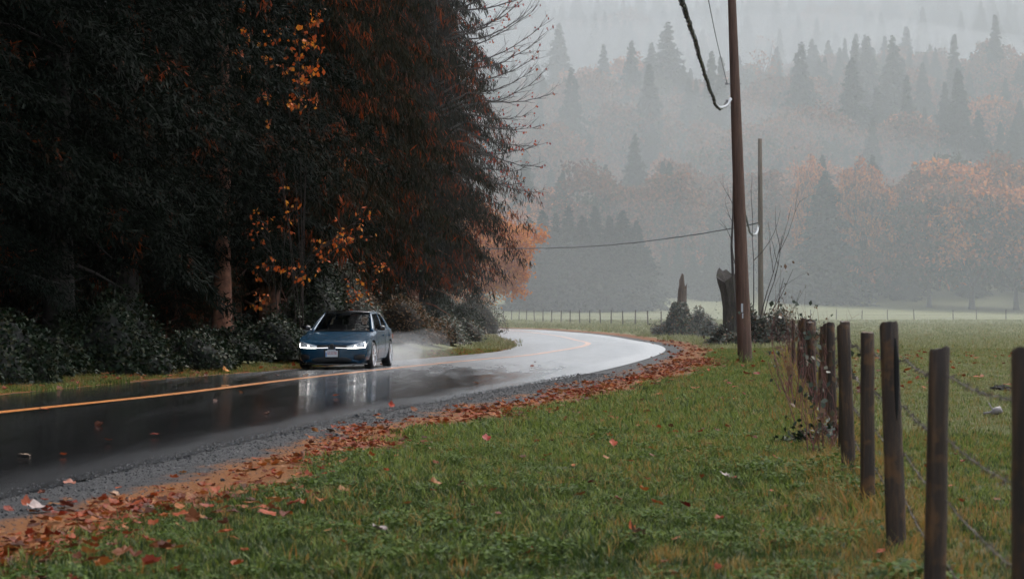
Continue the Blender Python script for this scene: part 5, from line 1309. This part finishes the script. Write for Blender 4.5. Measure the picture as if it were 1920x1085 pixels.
for x0, x1 in ((-.55, -.02), (.08, .60)):
    m_ = MB(); m_.tube([SW(u / .72, .03 + .05 * abs(u - x0)) + Vector((0, -.02, .012)) for u in np.linspace(x0, x1, 7)], .008, 5); m_.build('wiper', M['black_matt'], car)
m_ = MB(); m_.box((0, -.15, 1.33), (.22, .04, .06)); m_.build('rear_view_mirror', M['inner'], car)

# driver
def skin_figure():
    V = []; E = []; Rd = []
    def add(p, r, par=None):
        V.append(p); Rd.append(r)
        if par is not None: E.append((par, len(V) - 1))
        return len(V) - 1
    pel = add((.36, .46, .56), .15); bel = add((.36, .50, .70), .14, pel); ch = add((.36, .51, .88), .155, bel); nb_ = add((.36, .50, 1.02), .06, ch)
    nk = add((.36, .47, 1.09), .055, nb_); jaw = add((.36, .435, 1.14), .07, nk); hd = add((.36, .44, 1.21), .092, jaw); add((.36, .45, 1.27), .075, hd); add((.36, .35, 1.185), .014, hd)
    for s in (-1, 1):
        add((.36 + s * .085, .45, 1.19), .02, hd)
        sh = add((.36 + s * .19, .50, .97), .07, ch); el = add((.36 + s * .27, .22, .80), .048, sh); wr = add((.36 + s * .19, -.10, .90), .033, el); pa = add((.36 + s * .18, -.19, .92), .03, wr)
        for f in range(4):
            a = add((.36 + s * (.165 + f * .012), -.245, .955 - f * .022), .010, pa); add((.36 + s * (.18 + f * .008), -.285 + .01 * f, .945 - f * .022), .009, a)
        th = add((.36 + s * .145, -.20, .945), .011, pa); add((.36 + s * .14, -.235, .965), .009, th)
        hp = add((.36 + s * .10, .38, .57), .10, pel); kn = add((.36 + s * .13, -.06, .66), .065, hp); an = add((.36 + s * .12, -.38, .43), .045, kn); add((.36 + s * .12, -.48, .44), .035, an)
    me = bpy.data.meshes.new('person'); me.from_pydata(V, E, []); o = link(bpy.data.objects.new('person', me))
    md = o.modifiers.new('skin', 'SKIN'); o.modifiers.new('sub', 'SUBSURF').levels = 2
    for sv, r in zip(me.skin_vertices[0].data, Rd): sv.radius = (r, r)
    me.skin_vertices[0].data[0].use_root = True
    bpy.context.view_layer.update(); dg = bpy.context.evaluated_depsgraph_get(); nm = bpy.data.meshes.new_from_object(o.evaluated_get(dg)); o.modifiers.clear(); o.data = nm
    nm.materials.clear()
    for m in (plain('dark_jacket', (.03, .03, .035), .8), plain('skin', (.42, .21, .14), .5)): nm.materials.append(m)
    for p in nm.polygons: p.material_index = 1 if (p.center.z > 1.07 or (p.center.y < -.12 and p.center.z > .86)) else 0; p.use_smooth = True
    return o
per = skin_figure(); per.location = car.location; per.rotation_euler = car.rotation_euler
tag(per, 'driver in a dark top with both hands on the wheel behind the windscreen', 'person')
bm = bmesh.new(); bmesh.ops.create_uvsphere(bm, u_segments=16, v_segments=10, radius=1)
for v in bm.verts: v.co = Vector((.36 + v.co.x * .098, .462 + v.co.y * .10, 1.222 + v.co.z * .088))
bmesh.ops.delete(bm, geom=[v for v in bm.verts if v.co.z < 1.15 or (v.co.y < .42 and v.co.z < 1.262)], context='VERTS')
me = bpy.data.meshes.new('hair'); bm.to_mesh(me); bm.free(); me.materials.append(plain('dark_hair', (.03, .018, .012), .6)); mesh_obj('hair', me, per)

# ------------------------------------------------------------------ spray, mist and haze
def vol(name, density, col=(.93, .95, .96), an=0.2):
    m = bpy.data.materials.new(name); m.use_nodes = True; nt = m.node_tree; nt.nodes.remove(nt.nodes['Principled BSDF'])
    v = nt.nodes.new('ShaderNodeVolumePrincipled'); v.inputs['Color'].default_value = (*col, 1); v.inputs['Density'].default_value = density; v.inputs['Anisotropy'].default_value = an
    nt.links.new(v.outputs[0], nt.nodes['Material Output'].inputs['Volume']); return m
def blob(name, mat, loc, rad, parent, seed):
    bm = bmesh.new(); bmesh.ops.create_icosphere(bm, subdivisions=4, radius=1)
    for v in bm.verts:
        c_ = v.co; q = 1 + .14 * math.sin(3.1 * c_.x + seed) * math.cos(2.7 * c_.y + seed * 2) + .10 * math.sin(5 * c_.z + 4 * c_.x + seed) + .06 * math.sin(9 * c_.y + 7 * c_.z + seed)
        v.co = Vector((c_.x * rad[0], c_.y * rad[1], c_.z * rad[2])) * q
    me = bpy.data.meshes.new(name); bm.to_mesh(me); bm.free(); me.materials.append(mat); o = mesh_obj(name, me, parent, loc); return o
sp = thing('road_spray', 'pale water spray trailing behind the rear wheels of the car', 'spray', car.location, car_a); sp['kind'] = 'stuff'
v1, v2 = vol('dense_spray', .32), vol('thin_spray', .05)
for k, (x, y, z, rx, ry, rz, mt) in enumerate([(.85, 1.75, .2, .28, .7, .30, v1), (1.0, 2.8, .25, .45, 1.2, .36, v1), (.8, 4.3, .3, .8, 2.0, .5, v2), (-.3, 3.4, .35, .8, 1.6, .55, v2), (.6, 7.6, .35, 1.1, 3.2, .55, v2)]):
    o = blob('spray_puff', mt, (x, y, z), (rx, ry, rz), sp, k * 1.7)
def hbox(name, lo, hi, mat, label, cat):
    m_ = MB(); c_ = [(a + b) / 2 for a, b in zip(lo, hi)]; m_.box(c_, [b - a for a, b in zip(lo, hi)]); o = m_.build(name, mat); return tag(o, label, cat, kind='stuff')
hbox('haze', (-1480, -80, -3), (1580, 1790, 360), vol('thin_haze', .00006), 'thin wet haze filling the whole valley', 'haze')
hbox('valley_mist', (-1470, 82, -2), (1570, 1780, 350), vol('valley_mist', .0015, (.90, .94, .95), .1), 'grey drizzle mist hanging over the field and hillside', 'mist')
hbox('hill_cloud', (-1460, 700, -1), (1560, 1770, 345), vol('hill_cloud', .0019, (.77, .81, .84), .1), 'pale low cloud hiding the upper slopes of the hill', 'cloud')
for k, (p, y, d, rx, ry, rz, den, lab) in enumerate([
    (1120, 560, 262, 26, 25, 12, .002, 'low mist over the field in front of the spruces'), (1230, 420, 400, 70, 30, 26, .003, 'mist bank at the foot of the hill left of the pole'),

    (1760, 120, 735, 55, 30, 13, .011, 'bright mist wisp between the two ridges at right'), (1300, 110, 735, 90, 30, 16, .008, 'pale mist wisp above the broad dark fir')]):
    o = blob('mist_bank', vol('mist_bank', den), (px(p, d), d, HC + (HY - y) * d / FP), (rx, ry, rz), None, k * 2.3 + 1); tag(o, lab, 'mist', kind='stuff')
